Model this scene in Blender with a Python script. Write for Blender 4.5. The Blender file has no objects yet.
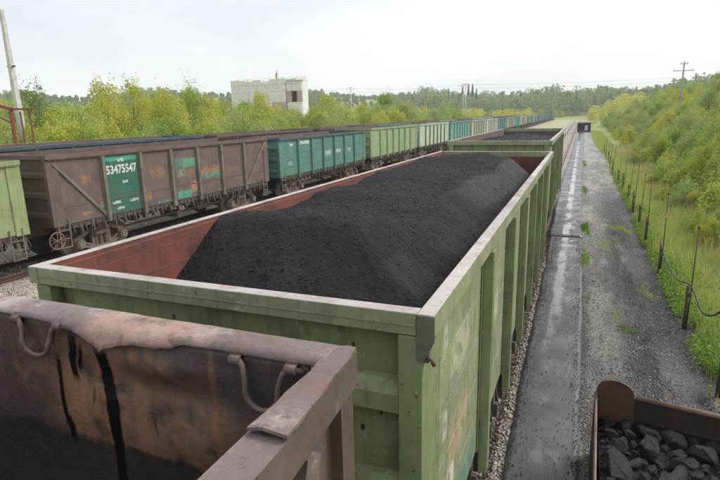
import bpy, math, random
import numpy as np
from mathutils import Vector, Matrix

random.seed(4)
RNG = np.random.default_rng(11)
sc = bpy.context.scene
R_ = math.radians

# ------------------------------------------------------------------ camera
F_PX = 528.42
PITCH, YAW, ROLL = 0.22986, 0.39448, -0.02334
CAM = Vector((2.2220, -2.5790, 4.5187))
fw = Vector((-math.sin(YAW) * math.cos(PITCH), math.cos(YAW) * math.cos(PITCH), -math.sin(PITCH)))
rt = Vector((math.cos(YAW), math.sin(YAW), 0.0))
up = rt.cross(fw)
c_, s_ = math.cos(ROLL), math.sin(ROLL)
rt2 = rt * c_ + up * s_
up2 = up * c_ - rt * s_
cd = bpy.data.cameras.new('camera')
cam = bpy.data.objects.new('camera', cd)
sc.collection.objects.link(cam)
m = Matrix((rt2, up2, -fw)).transposed().to_4x4()
m.translation = CAM
cam.matrix_world = m
cd.sensor_width = 36.0
cd.lens = 36.0 * F_PX / 720.0
cd.clip_start = 0.05
cd.clip_end = 6000
sc.camera = cam

# ------------------------------------------------------------------ sky, sun, exposure
SUN_EL, SUN_AZ = R_(42), R_(47)
w = bpy.data.worlds.new('World')
sc.world = w
w.use_nodes = True
nt = w.node_tree
nt.nodes.clear()
out = nt.nodes.new('ShaderNodeOutputWorld')
bg = nt.nodes.new('ShaderNodeBackground')
sky = nt.nodes.new('ShaderNodeTexSky')
sky.sky_type = 'NISHITA'
sky.sun_disc = False
sky.sun_elevation = SUN_EL
sky.sun_rotation = SUN_AZ
sky.dust_density = 4
sky.air_density = 1.2
tc = nt.nodes.new('ShaderNodeTexCoord')
mp = nt.nodes.new('ShaderNodeMapping')
mp.inputs['Scale'].default_value = (1.0, 1.0, 3.2)
nz = nt.nodes.new('ShaderNodeTexNoise')
nz.inputs['Scale'].default_value = 1.2
nz.inputs['Detail'].default_value = 5
rp = nt.nodes.new('ShaderNodeValToRGB')
rp.color_ramp.elements[0].position = 0.35
rp.color_ramp.elements[0].color = (3.75, 3.95, 4.35, 1)
rp.color_ramp.elements[1].position = 0.62
rp.color_ramp.elements[1].color = (5.35, 5.42, 5.6, 1)
mx = nt.nodes.new('ShaderNodeMixRGB')
mx.inputs[0].default_value = 0.94
nt.links.new(tc.outputs['Generated'], mp.inputs[0])
nt.links.new(mp.outputs[0], nz.inputs['Vector'])
nt.links.new(nz.outputs['Fac'], rp.inputs[0])
nt.links.new(sky.outputs[0], mx.inputs[1])
nt.links.new(rp.outputs[0], mx.inputs[2])
nt.links.new(mx.outputs[0], bg.inputs[0])
bg.inputs[1].default_value = 0.1
nt.links.new(bg.outputs[0], out.inputs[0])

ld = bpy.data.lights.new('sun', 'SUN')
ld.energy = 1.4
ld.angle = R_(25)
ld.color = (1.0, 0.97, 0.92)
lo = bpy.data.objects.new('sun', ld)
sc.collection.objects.link(lo)
lo.rotation_euler = (math.pi / 2 - SUN_EL, 0, math.pi - SUN_AZ)
sc.view_settings.view_transform = 'Standard'
sc.view_settings.look = 'None'
sc.view_settings.exposure = 1.08
sc.view_settings.gamma = 1
sc.cycles.volume_bounces = 1
sc.cycles.max_bounces = 6

# ------------------------------------------------------------------ tagging helpers
def tag(o, label=None, cat=None, group=None, kind=None):
    if label: o['label'] = label
    if cat: o['category'] = cat
    if group: o['group'] = group
    if kind: o['kind'] = kind
    return o

def link(name, me, parent=None, loc=(0, 0, 0), rot=(0, 0, 0), scale=None):
    o = bpy.data.objects.new(name, me)
    sc.collection.objects.link(o)
    o.location = loc
    o.rotation_euler = rot
    if scale is not None:
        o.scale = scale if hasattr(scale, '__len__') else (scale,) * 3
    if parent: o.parent = parent
    return o

def empty(name, loc=(0, 0, 0), rz=0):
    o = link(name, None, None, loc, (0, 0, rz))
    o.empty_display_size = 0.3
    return o

# ------------------------------------------------------------------ materials
def N(nt, t, **kw):
    n = nt.nodes.new(t)
    for k, v in kw.items():
        if hasattr(n, k): setattr(n, k, v)
        else: n.inputs[k].default_value = v
    return n

def base_mat(name):
    m = bpy.data.materials.new(name)
    m.use_nodes = True
    nt = m.node_tree
    b = nt.nodes['Principled BSDF']
    return m, nt, b

def c4(c): return (c[0], c[1], c[2], 1.0)

def noise_fac(nt, vec, scale, lo, hi, detail=5, stretch=None, rough=0.55):
    if stretch:
        mpn = N(nt, 'ShaderNodeMapping')
        mpn.inputs['Scale'].default_value = stretch
        nt.links.new(vec, mpn.inputs[0]); vec = mpn.outputs[0]
    n = N(nt, 'ShaderNodeTexNoise', Scale=scale, Detail=detail, Roughness=rough)
    nt.links.new(vec, n.inputs['Vector'])
    r = N(nt, 'ShaderNodeMapRange')
    r.inputs[1].default_value = lo; r.inputs[2].default_value = hi
    nt.links.new(n.outputs['Fac'], r.inputs[0])
    return r.outputs[0]

def mixc(nt, fac, a, b, blend='MIX'):
    mx = N(nt, 'ShaderNodeMixRGB', blend_type=blend)
    for i, v in ((0, fac), (1, a), (2, b)):
        if isinstance(v, (tuple, list)): mx.inputs[i].default_value = c4(v)
        elif isinstance(v, (int, float)): mx.inputs[i].default_value = v
        else: nt.links.new(v, mx.inputs[i])
    return mx.outputs[0]

def math_(nt, op, a, b=None, clamp=False):
    n = N(nt, 'ShaderNodeMath', operation=op)
    n.use_clamp = clamp
    for i, v in ((0, a), (1, b)):
        if v is None: continue
        if isinstance(v, (int, float)): n.inputs[i].default_value = v
        else: nt.links.new(v, n.inputs[i])
    return n.outputs[0]

def band(nt, val, a, b, soft):
    """1 inside a..b with soft edges"""
    r1 = N(nt, 'ShaderNodeMapRange'); r1.inputs[1].default_value = a - soft; r1.inputs[2].default_value = a + soft
    r2 = N(nt, 'ShaderNodeMapRange'); r2.inputs[1].default_value = b + soft; r2.inputs[2].default_value = b - soft
    nt.links.new(val, r1.inputs[0]); nt.links.new(val, r2.inputs[0])
    return math_(nt, 'MULTIPLY', r1.outputs[0], r2.outputs[0])

def steel(name, c1, c2, rust=(0.10, 0.045, 0.025), rust_amt=0.5, streak_amt=0.5, dirt=(0.03, 0.028, 0.027),
          dirt_amt=0.4, rough=0.6, spots=0.4, patches=(), bump=0.25, rand=True, streak_col=None, wet=(), grime=0.45, late=(), dents=.7):
    m, nt, b = base_mat(name)
    tcn = N(nt, 'ShaderNodeTexCoord')
    vec0 = tcn.outputs['Object']
    vec = vec0
    if rand:
        oi = N(nt, 'ShaderNodeObjectInfo')
        ad = N(nt, 'ShaderNodeVectorMath', operation='ADD')
        sx = math_(nt, 'MULTIPLY', oi.outputs['Random'], 37.0)
        nt.links.new(vec, ad.inputs[0]); nt.links.new(sx, ad.inputs[1])
        vec = ad.outputs[0]
    col = mixc(nt, noise_fac(nt, vec, 1.3, 0.35, 0.65), c1, c2)
    if patches:
        sp = N(nt, 'ShaderNodeSeparateXYZ'); nt.links.new(vec0, sp.inputs[0])
        nz1 = N(nt, 'ShaderNodeTexNoise', Scale=6.0, Detail=12.0, Roughness=.72); nt.links.new(vec0, nz1.inputs['Vector'])
        wob = math_(nt, 'MULTIPLY', math_(nt, 'SUBTRACT', nz1.outputs['Fac'], 0.5), 0.16)
        yy = math_(nt, 'ADD', sp.outputs[1], wob); zz = math_(nt, 'ADD', sp.outputs[2], wob)
        xx = math_(nt, 'ADD', sp.outputs[0], wob)
        er = noise_fac(nt, vec0, 7.0, 0.36, 0.5, detail=8)
        for (ax, a0, a1, z0, z1, pc, amt, soft) in patches:
            hv = yy if ax == 'y' else xx
            f1 = math_(nt, 'MULTIPLY', band(nt, hv, a0, a1, soft), band(nt, zz, z0, z1, soft))
            f2 = math_(nt, 'MULTIPLY', f1, math_(nt, 'MULTIPLY', er, amt) if amt < 1 else amt)
            col = mixc(nt, f2, col, pc)
    # mottled fade
    col = mixc(nt, math_(nt, 'MULTIPLY', noise_fac(nt, vec, 4.5, 0.52, 0.68, 12, rough=.7), dirt_amt), col, dirt)
    # rust clouds
    rf = math_(nt, 'MULTIPLY', noise_fac(nt, vec, 2.6, 0.535, 0.64, 12, rough=0.72), rust_amt)
    col = mixc(nt, rf, col, rust)
    # vertical streaks
    sf = math_(nt, 'MULTIPLY', noise_fac(nt, vec, 3.2, 0.56, 0.70, 6, stretch=(5, 5, 0.35)), streak_amt)
    col = mixc(nt, sf, col, streak_col or rust)
    gf = math_(nt, 'MULTIPLY', noise_fac(nt, vec, 2.1, 0.55, 0.74, 7, stretch=(7, 7, 0.6), rough=.7), grime)
    col = mixc(nt, gf, col, (0.035, 0.032, 0.028))
    sc_ = math_(nt, 'MULTIPLY', noise_fac(nt, vec, 9.0, 0.60, 0.63, 9, rough=.75), grime * .8)
    col = mixc(nt, sc_, col, tuple(min(1, q * 1.5 + .04) for q in c1))
    # small chips
    vf = math_(nt, 'MULTIPLY', noise_fac(nt, vec, 20.0, 0.635, 0.66, 6, rough=.65), spots)
    col = mixc(nt, vf, col, (rust[0] * 0.5, rust[1] * 0.5, rust[2] * 0.6))
    for (ax, a0, a1, z0, z1, pc, amt, soft) in late:
        f1 = math_(nt, 'MULTIPLY', band(nt, yy if ax == 'y' else xx, a0, a1, soft), band(nt, zz, z0, z1, soft))
        col = mixc(nt, math_(nt, 'MULTIPLY', f1, amt), col, pc)
    rr = N(nt, 'ShaderNodeMapRange'); rr.inputs[3].default_value = rough - 0.12; rr.inputs[4].default_value = min(1, rough + 0.2)
    nzr = N(nt, 'ShaderNodeTexNoise', Scale=6.0, Detail=5.0); nt.links.new(vec, nzr.inputs['Vector'])
    nt.links.new(nzr.outputs['Fac'], rr.inputs[0])
    rough_out = rr.outputs[0]
    if wet:
        sp2 = N(nt, 'ShaderNodeSeparateXYZ'); nt.links.new(vec0, sp2.inputs[0])
        nz2 = N(nt, 'ShaderNodeTexNoise', Scale=9.0, Detail=5.0); nt.links.new(vec0, nz2.inputs['Vector'])
        wob2 = math_(nt, 'MULTIPLY', math_(nt, 'SUBTRACT', nz2.outputs['Fac'], 0.5), 0.07)
        xx2 = math_(nt, 'ADD', sp2.outputs[0], wob2); zz2 = math_(nt, 'ADD', sp2.outputs[2], wob2)
        for (a0, a1, z0, z1, slope) in wet:
            hx = math_(nt, 'ADD', xx2, math_(nt, 'MULTIPLY', math_(nt, 'SUBTRACT', sp2.outputs[2], z1), slope))
            f1 = math_(nt, 'MULTIPLY', band(nt, hx, a0, a1, 0.006), band(nt, zz2, z0, z1, 0.02))
            col = mixc(nt, f1, col, (0.008, 0.007, 0.007))
            rough_out = mixc(nt, f1, rough_out, (0.22, 0.22, 0.22))
    nt.links.new(col, b.inputs['Base Color'])
    nt.links.new(rough_out, b.inputs['Roughness'])
    bn = N(nt, 'ShaderNodeBump', Strength=bump, Distance=0.02)
    nb = N(nt, 'ShaderNodeTexNoise', Scale=14.0, Detail=8.0); nt.links.new(vec, nb.inputs['Vector'])
    nt.links.new(nb.outputs['Fac'], bn.inputs['Height'])
    bd = N(nt, 'ShaderNodeBump', Strength=dents, Distance=.06)
    nd = N(nt, 'ShaderNodeTexNoise', Scale=1.7, Detail=2.0); nt.links.new(vec, nd.inputs['Vector'])
    nt.links.new(nd.outputs['Fac'], bd.inputs['Height']); nt.links.new(bd.outputs[0], bn.inputs['Normal'])
    nt.links.new(bn.outputs[0], b.inputs['Normal'])
    return m

def simple(name, c1, c2, scale=3.0, rough=0.8, bump=0.3, bscale=20.0, metal=0.0, dist=0.02, lo=0.35, hi=0.65):
    m, nt, b = base_mat(name)
    tcn = N(nt, 'ShaderNodeTexCoord')
    v = tcn.outputs['Object']
    nt.links.new(mixc(nt, noise_fac(nt, v, scale, lo, hi, 7), c1, c2), b.inputs['Base Color'])
    b.inputs['Roughness'].default_value = rough
    b.inputs['Metallic'].default_value = metal
    bn = N(nt, 'ShaderNodeBump', Strength=bump, Distance=dist)
    nb = N(nt, 'ShaderNodeTexNoise', Scale=bscale, Detail=7.0); nt.links.new(v, nb.inputs['Vector'])
    nt.links.new(nb.outputs['Fac'], bn.inputs['Height'])
    nt.links.new(bn.outputs[0], b.inputs['Normal'])
    return m

def leafmat(name, cols, transl=0.35, rough=0.6):
    m, nt, b = base_mat(name)
    g = N(nt, 'ShaderNodeNewGeometry')
    oi = N(nt, 'ShaderNodeObjectInfo')
    r = N(nt, 'ShaderNodeValToRGB')
    els = r.color_ramp.elements
    while len(els) < len(cols): els.new(0.5)
    for i, cc in enumerate(cols):
        els[i].position = i / (len(cols) - 1); els[i].color = c4(cc)
    t = math_(nt, 'ADD', math_(nt, 'MULTIPLY', g.outputs['Random Per Island'], 0.55), math_(nt, 'MULTIPLY', oi.outputs['Random'], 0.45))
    tcn = N(nt, 'ShaderNodeTexCoord')
    cl = noise_fac(nt, tcn.outputs['Object'], 0.9, 0.3, 0.7, 3)
    t = math_(nt, 'ADD', math_(nt, 'MULTIPLY', t, 0.7), math_(nt, 'MULTIPLY', cl, 0.3))
    nt.links.new(t, r.inputs[0])
    nt.links.new(r.outputs[0], b.inputs['Base Color'])
    b.inputs['Roughness'].default_value = rough
    b.inputs['Specular IOR Level'].default_value = 0.25
    tr = N(nt, 'ShaderNodeBsdfTranslucent')
    nt.links.new(r.outputs[0], tr.inputs[0])
    ms = N(nt, 'ShaderNodeMixShader'); ms.inputs[0].default_value = transl
    nt.links.new(b.outputs[0], ms.inputs[1]); nt.links.new(tr.outputs[0], ms.inputs[2])
    nt.links.new(ms.outputs[0], nt.nodes['Material Output'].inputs[0])
    return m

M = {}
RUST = (0.11, 0.05, 0.03)
M['green'] = steel('green_wagon_paint', (0.225, 0.27, 0.13), (0.17, 0.21, 0.10), rust=(0.06, 0.04, 0.028), rust_amt=0.35, streak_amt=0.5, dirt=(0.24, 0.27, 0.17), dirt_amt=0.55, spots=0.7)
M['green_pale'] = steel('pale_green_wagon_paint', (0.27, 0.305, 0.185), (0.215, 0.25, 0.145), rust=(0.12, 0.08, 0.055), rust_amt=0.30, streak_amt=0.38, dirt=(0.42, 0.42, 0.32), dirt_amt=0.5, spots=0.6,
                        patches=[('y', 0.62, 0.72, 2.95, 3.15, (0.62, 0.60, 0.50), .8, .03), ('y', 0.85, 1.5, 2.62, 2.95, (0.58, 0.55, 0.42), .6, .06),
                                 ('y', 0.62, 0.74, 2.3, 2.5, (0.62, 0.60, 0.50), .8, .03), ('y', 0.8, 1.5, 1.9, 2.3, (0.50, 0.36, 0.24), .75, .08),
                                 ('y', 0.75, 1.0, 1.75, 1.95, (0.7, 0.68, 0.6), .8, .03), ('y', 0.7, 1.9, 1.35, 1.62, (0.07, 0.22, 0.18), .8, .05),
                                 ('y', 2.3, 3.2, 2.3, 2.6, (0.6, 0.57, 0.45), .5, .08), ('y', 4.1, 4.9, 2.0, 2.8, (0.6, 0.57, 0.45), .3, .1)])
M['cap'] = steel('worn_rim_top', (0.50, 0.46, 0.43), (0.33, 0.29, 0.28), rust=(0.20, 0.12, 0.09), rust_amt=0.6, streak_amt=0.0, dirt=(0.30, 0.33, 0.22), dirt_amt=0.75, rough=0.7, spots=0.5)
M['red_inner'] = steel('red_rusty_inner_wall', (0.20, 0.060, 0.042), (0.13, 0.046, 0.036), rust=(0.07, 0.035, 0.03), rust_amt=0.6, streak_amt=0.5, dirt=(0.05, 0.04, 0.042), dirt_amt=0.7, rough=0.75)
M['brown'] = steel('brown_wagon_paint', (0.155, 0.108, 0.093), (0.10, 0.073, 0.066), rust=(0.16, 0.075, 0.05), rust_amt=0.35, streak_amt=0.3, dirt=(0.05, 0.045, 0.045), dirt_amt=0.5, rough=0.75)
OR = (0.33, 0.17, 0.08); TL = (0.09, 0.29, 0.19)
M['brown_side'] = steel('brown_wagon_side_paint', (0.16, 0.113, 0.10), (0.105, 0.077, 0.070), rust=(0.15, 0.07, 0.045), rust_amt=0.3, streak_amt=0.35, dirt=(0.05, 0.045, 0.045), dirt_amt=0.45, rough=0.75, rand=False,
    patches=[('y', 2.2, 3.86, 1.32, 3.32, (0.025, 0.125, 0.085), 1, .02), ('y', 2.2, 3.86, 3.17, 3.34, (0.06, 0.36, 0.24), 1, .02),
             ('y', 5.75, 6.5, 2.6, 3.0, (0.06, 0.22, 0.16), .8, .03), ('y', 6.2, 7.05, 2.62, 2.98, TL, 1, .03), ('y', 5.8, 6.3, 2.25, 2.55, TL, .8, .05),
             ('y', 5.75, 6.6, 1.35, 1.65, (0.05, 0.36, 0.25), .9, .05), ('y', 5.8, 6.9, 2.2, 2.5, OR, .35, .08),
             ('y', 7.35, 8.7, 2.0, 2.3, TL, .9, .06), ('y', 7.35, 8.75, 2.22, 2.5, OR, .85, .07),
             ('y', 1.2, 1.6, 2.55, 2.8, OR, .7, .05), ('y', 1.85, 2.1, 1.75, 1.95, OR, .6, .04), ('y', 1.85, 2.1, 1.6, 1.74, TL, .8, .03),
             ('y', 4.35, 5.1, 2.35, 2.75, OR, .6, .08), ('y', 3.95, 4.3, 1.55, 1.95, OR, .7, .05), ('y', 4.6, 5.3, 1.3, 1.45, TL, .6, .05),
             ('y', 6.6, 7.05, 1.55, 2.0, (0.45, 0.25, 0.13), .7, .05), ('y', 0.1, 0.4, 1.4, 1.7, (0.4, 0.23, 0.07), .6, .05), ('y', 0.15, 0.9, 1.25, 1.4, (0.1, 0.2, 0.1), .6, .05),
             ('y', 2.8, 3.1, 3.14, 3.25, (0.62, 0.66, 0.60), .9, .015), ('y', 2.95, 3.2, 2.36, 2.46, (0.62, 0.66, 0.60), .8, .015), ('y', 2.4, 2.75, 1.66, 1.76, (0.62, 0.66, 0.60), .8, .015), ('y', 3.2, 3.6, 1.64, 1.75, (0.62, 0.66, 0.60), .8, .015), ('y', 2.5, 2.9, 1.45, 1.53, (0.62, 0.66, 0.60), .7, .015),
             ('y', 1.1, 1.55, 1.50, 1.60, OR, .8, .015), ('y', 9.1, 10.2, 2.15, 2.3, OR, .35, .08)])
def wag(name, c, d=None, r=.25, s=.3, **kw):
    d = d or tuple(x * .75 for x in c)
    return steel(name, c, d, rust=(0.12, 0.07, 0.05), rust_amt=r, streak_amt=s, dirt=tuple(min(1, x * .5 + .10) for x in c), dirt_amt=.5, rough=.7, **kw)
M['teal'] = wag('teal_wagon_paint', (0.085, 0.225, 0.175), (0.065, 0.175, 0.14))
M['teal_side'] = wag('teal_wagon_side_paint', (0.085, 0.225, 0.175), (0.065, 0.175, 0.14), rand=False, patches=[('y', 2.4, 3.6, 3.0, 3.2, (0.62, 0.66, 0.60), .85, .03), ('y', 1.2, 1.6, 2.95, 3.1, (0.62, 0.66, 0.60), .7, .02), ('y', 5.7, 6.6, 2.1, 2.4, (0.62, 0.66, 0.60), .6, .04), ('y', 7.4, 8.2, 2.15, 2.4, (0.62, 0.66, 0.60), .6, .04), ('y', 9.3, 9.9, 2.1, 2.35, (0.62, 0.66, 0.60), .5, .04), ('y', 1.0, 1.5, 1.9, 2.1, (0.62, 0.66, 0.60), .4, .04)])
M['lime'] = wag('light_green_wagon_paint', (0.27, 0.33, 0.145), (0.22, 0.28, 0.12))
M['lgreen'] = wag('faded_green_wagon_paint', (0.27, 0.36, 0.19), (0.22, 0.30, 0.155))
M['mint'] = wag('whitish_green_wagon_paint', (0.44, 0.53, 0.38), (0.36, 0.45, 0.32))
M['sea'] = wag('blue_green_wagon_paint', (0.13, 0.30, 0.26), (0.10, 0.24, 0.22))
M['cream'] = wag('cream_wagon_paint', (0.38, 0.40, 0.28), (0.31, 0.33, 0.24))
M['white'] = wag('off_white_wagon_paint', (0.50, 0.52, 0.44), (0.42, 0.44, 0.38))
M['blue'] = wag('blue_wagon_paint', (0.12, 0.21, 0.24), (0.09, 0.16, 0.19))
M['slate'] = wag('dark_blue_grey_wagon_paint', (0.06, 0.10, 0.12), (0.045, 0.075, 0.09))
M['rail_olive'] = steel('olive_post_paint', (0.19, 0.18, 0.13), (0.13, 0.115, 0.09), rust_amt=.4, streak_amt=.3)
M['black'] = steel('grimy_underframe', (0.07, 0.058, 0.052), (0.105, 0.085, 0.072), rust=(0.10, 0.055, 0.035), rust_amt=.5, streak_amt=.2, rough=.8)
M['bogie'] = steel('rusty_bogie_steel', (0.24, 0.19, 0.165), (0.13, 0.105, 0.09), rust=(0.22, 0.14, 0.10), rust_amt=.5, streak_amt=.1, rough=.75)
M['wheel'] = steel('dark_wheel_steel', (0.18, 0.14, 0.12), (0.10, 0.08, 0.07), rust=(0.13, 0.075, 0.05), rust_amt=.5, streak_amt=.0, rough=.6)
M['railsteel'] = steel('rail_rust', (0.11, 0.055, 0.038), (0.07, 0.04, 0.03), rust=(0.2, 0.11, 0.08), rust_amt=.4, streak_amt=.0, rough=.6)
M['railhead'] = simple('rail_head_worn', (0.30, 0.25, 0.23), (0.16, 0.10, 0.08), 2.0, .45, .1, metal=.3)
M['wood'] = simple('sleeper_wood', (0.24, 0.20, 0.18), (0.38, 0.34, 0.30), 6.0, .9, .6)
M['letter'] = simple('white_lettering', (0.72, 0.74, 0.70), (0.45, 0.5, 0.45), 9.0, .7, .05)
M['olet'] = simple('orange_lettering', (0.55, 0.26, 0.10), (0.28, 0.15, 0.09), 9.0, .7, .05)
# near wagon
M['nb_rim'] = steel('worn_purple_brown_rim', (0.215, 0.165, 0.155), (0.125, 0.09, 0.085), rust=(0.21, 0.115, 0.085), rust_amt=.65, streak_amt=.0, dirt=(0.42, 0.345, 0.315), dirt_amt=.75, grime=.8, bump=.7, rough=.5, spots=.6, rand=False,
    patches=[('x', 0.43, 0.98, 3.6, 3.9, (0.44, 0.27, 0.20), .65, .05), ('x', 0.0, 0.3, 3.6, 3.9, (0.15, 0.13, 0.15), .6, .08), ('x', -0.5, -0.05, 3.6, 3.9, (0.46, 0.40, 0.38), .7, .08)])
M['nb_side'] = steel('grey_brown_wagon_side', (0.155, 0.115, 0.105), (0.105, 0.08, 0.072), rust=(0.12, 0.06, 0.04), rust_amt=.4, streak_amt=.3, rough=.6)
M['nb_inner'] = steel('rust_streaked_inner_wall', (0.085, 0.056, 0.048), (0.058, 0.041, 0.036), rust=(0.31, 0.145, 0.065), rust_amt=.55, bump=.5, streak_amt=.38, streak_col=(0.36, 0.16, 0.055), late=[('x', -4, 4, 1.0, 3.205, (0.020, 0.017, 0.017), .9, .012)],
    dirt=(0.042, 0.034, 0.033), dirt_amt=.7, rough=.55, rand=False, spots=.5,
    patches=[('x', -4, 4, 1.0, 3.215, (0.023, 0.019, 0.019), 1, .05), ('x', 0.2, 0.62, 3.2, 3.60, (0.34, 0.18, 0.09), .75, .10), ('x', 0.5, 1.1, 3.2, 3.48, (0.26, 0.15, 0.085), .8, .12),
             ('x', 0.45, 0.95, 3.56, 3.66, (0.24, 0.13, 0.085), .8, .03), ('x', 1.02, 1.44, 3.5, 3.72, (0.055, 0.043, 0.042), 1, .05)],
    wet=[(0.205, 0.232, 3.24, 3.56, .02), (0.195, 0.225, 3.62, 3.72, .0), (0.300, 0.345, 3.47, 3.68, -.08), (0.350, 0.372, 3.52, 3.63, -.1), (0.455, 0.515, 3.0, 3.635, 0.06), (0.215, 0.250, 3.17, 3.30, .1), (0.40, 0.407, 3.37, 3.45, .0), (0.72, 0.727, 3.30, 3.38, .1)])
M['ring'] = steel('rusty_ring_steel', (0.16, 0.115, 0.10), (0.11, 0.08, 0.07), rust=(0.28, 0.15, 0.09), rust_amt=.6, streak_amt=.0, rough=.55)
M['gusset'] = steel('grey_green_plate', (0.15, 0.165, 0.11), (0.11, 0.115, 0.085), rust_amt=.35, streak_amt=.2)
# coal
def coalmat(name, a, b_, rough, sc1, streaks=False):
    m, nt, b = base_mat(name)
    tcn = N(nt, 'ShaderNodeTexCoord'); v = tcn.outputs['Object']
    col = mixc(nt, noise_fac(nt, v, sc1, .35, .68, 9, rough=.7), a, b_)
    col = mixc(nt, math_(nt, 'MULTIPLY', noise_fac(nt, v, 38.0, .6, .7, 4), .6), col, tuple(x * 2.2 for x in b_))
    if streaks:
        col = mixc(nt, math_(nt, 'MULTIPLY', noise_fac(nt, v, 1.1, .52, .66, 4, stretch=(1.6, .7, 1)), .45), col, (0.024, 0.0245, 0.029))
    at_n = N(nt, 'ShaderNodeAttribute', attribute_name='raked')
    if streaks: col = mixc(nt, math_(nt, 'MULTIPLY', at_n.outputs['Fac'], .55), col, (0.030, 0.031, 0.036))  # raked face lighter: dusty coal, plus the sheen of its smoothness painted in
    nt.links.new(col, b.inputs['Base Color'])
    b.inputs['Roughness'].default_value = rough
    b.inputs['Specular IOR Level'].default_value = .5 if not streaks else .30
    bn = N(nt, 'ShaderNodeBump', Strength=1.0, Distance=.035)
    nt.links.new(math_(nt, 'SUBTRACT', 1.0, math_(nt, 'MULTIPLY', at_n.outputs['Fac'], .8)), bn.inputs['Strength'])
    nb = N(nt, 'ShaderNodeTexNoise', Scale=30.0, Detail=9.0, Roughness=.7); nt.links.new(v, nb.inputs['Vector'])
    nt.links.new(nb.outputs['Fac'], bn.inputs['Height']); nt.links.new(bn.outputs[0], b.inputs['Normal'])
    return m
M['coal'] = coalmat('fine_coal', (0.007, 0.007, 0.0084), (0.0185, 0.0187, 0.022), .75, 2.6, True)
M['coal_bit'] = coalmat('coal_chips', (0.009, 0.009, 0.011), (0.022, 0.022, 0.026), .6, 3)
M['lump'] = coalmat('lump_coal', (0.024, 0.0245, 0.027), (0.080, 0.081, 0.087), .38, 3)
M['box'] = steel('dark_rusty_box_steel', (0.040, 0.027, 0.022), (0.025, 0.019, 0.017), rust=(0.085, 0.045, 0.028), rust_amt=.6, streak_amt=.5, rough=.6)
M['box_lug'] = steel('brown_rust_plate', (0.105, 0.060, 0.038), (0.065, 0.038, 0.026), rust=(0.035, 0.022, 0.018), rust_amt=.6, streak_amt=.2, rough=.55)
M['box_rim'] = steel('light_rust_rim', (0.26, 0.17, 0.13), (0.17, 0.10, 0.075), rust_amt=.5, streak_amt=.0, rough=.6)
M['bark'] = simple('bark', (0.09, 0.075, 0.06), (0.16, 0.14, 0.12), 5, .9, .5)
M['conc'] = simple('weathered_concrete', (0.62, 0.60, 0.55), (0.48, 0.46, 0.42), 2.0, .85, .3)
M['post_wood'] = simple('dark_post', (0.06, 0.045, 0.038), (0.11, 0.075, 0.06), 6, .85, .4)
M['rod'] = simple('rusty_rod', (0.12, 0.07, 0.05), (0.07, 0.05, 0.04), 8, .7, .2)
M['hose'] = simple('black_hose', (0.015, 0.015, 0.015), (0.03, 0.03, 0.03), 8, .5, .05)
M['greywood'] = simple('grey_weathered_wood', (0.26, 0.24, 0.22), (0.36, 0.34, 0.31), 4, .85, .2)
M['wire'] = simple('power_wire', (0.42, 0.43, 0.44), (0.34, 0.35, 0.36), 1, .5, 0)
M['redsteel'] = simple('red_oxide_steel', (0.26, 0.055, 0.045), (0.17, 0.05, 0.04), 3, .7, .2)
M['ribbon'] = simple('pale_orange_tag', (0.75, 0.33, 0.22), (0.65, 0.3, 0.2), 3, .7, .1)
# foliage
M['leaf_a'] = leafmat('yellow_green_leaves', [(0.28, 0.36, 0.05), (0.43, 0.49, 0.065), (0.62, 0.57, 0.09), (0.36, 0.43, 0.065)], .28)
M['leaf_b'] = leafmat('mid_green_leaves', [(0.19, 0.30, 0.05), (0.31, 0.43, 0.07), (0.43, 0.50, 0.09), (0.26, 0.37, 0.07)], .28)
M['leaf_c'] = leafmat('grey_green_leaves', [(0.24, 0.33, 0.11), (0.35, 0.44, 0.15), (0.47, 0.53, 0.17), (0.31, 0.40, 0.13)], .28)
M['leaf_d'] = leafmat('dark_green_leaves', [(0.10, 0.17, 0.04), (0.17, 0.26, 0.06), (0.26, 0.35, 0.08), (0.14, 0.22, 0.055)])
M['leaf_far'] = leafmat('far_forest_leaves', [(0.07, 0.14, 0.06), (0.15, 0.23, 0.08), (0.26, 0.31, 0.10), (0.11, 0.18, 0.08)])
M['needle'] = leafmat('spruce_needles', [(0.018, 0.045, 0.028), (0.035, 0.07, 0.04), (0.05, 0.09, 0.05)], .1)
M['grass'] = leafmat('meadow_grass', [(0.24, 0.36, 0.06), (0.36, 0.47, 0.09), (0.52, 0.52, 0.19), (0.30, 0.42, 0.08), (0.62, 0.54, 0.28)])
M['straw'] = leafmat('dry_tall_grass', [(0.30, 0.33, 0.09), (0.48, 0.42, 0.18), (0.58, 0.47, 0.24), (0.34, 0.37, 0.11)])
M['weed'] = leafmat('green_weeds', [(0.11, 0.20, 0.03), (0.20, 0.32, 0.05), (0.32, 0.42, 0.08)])

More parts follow.
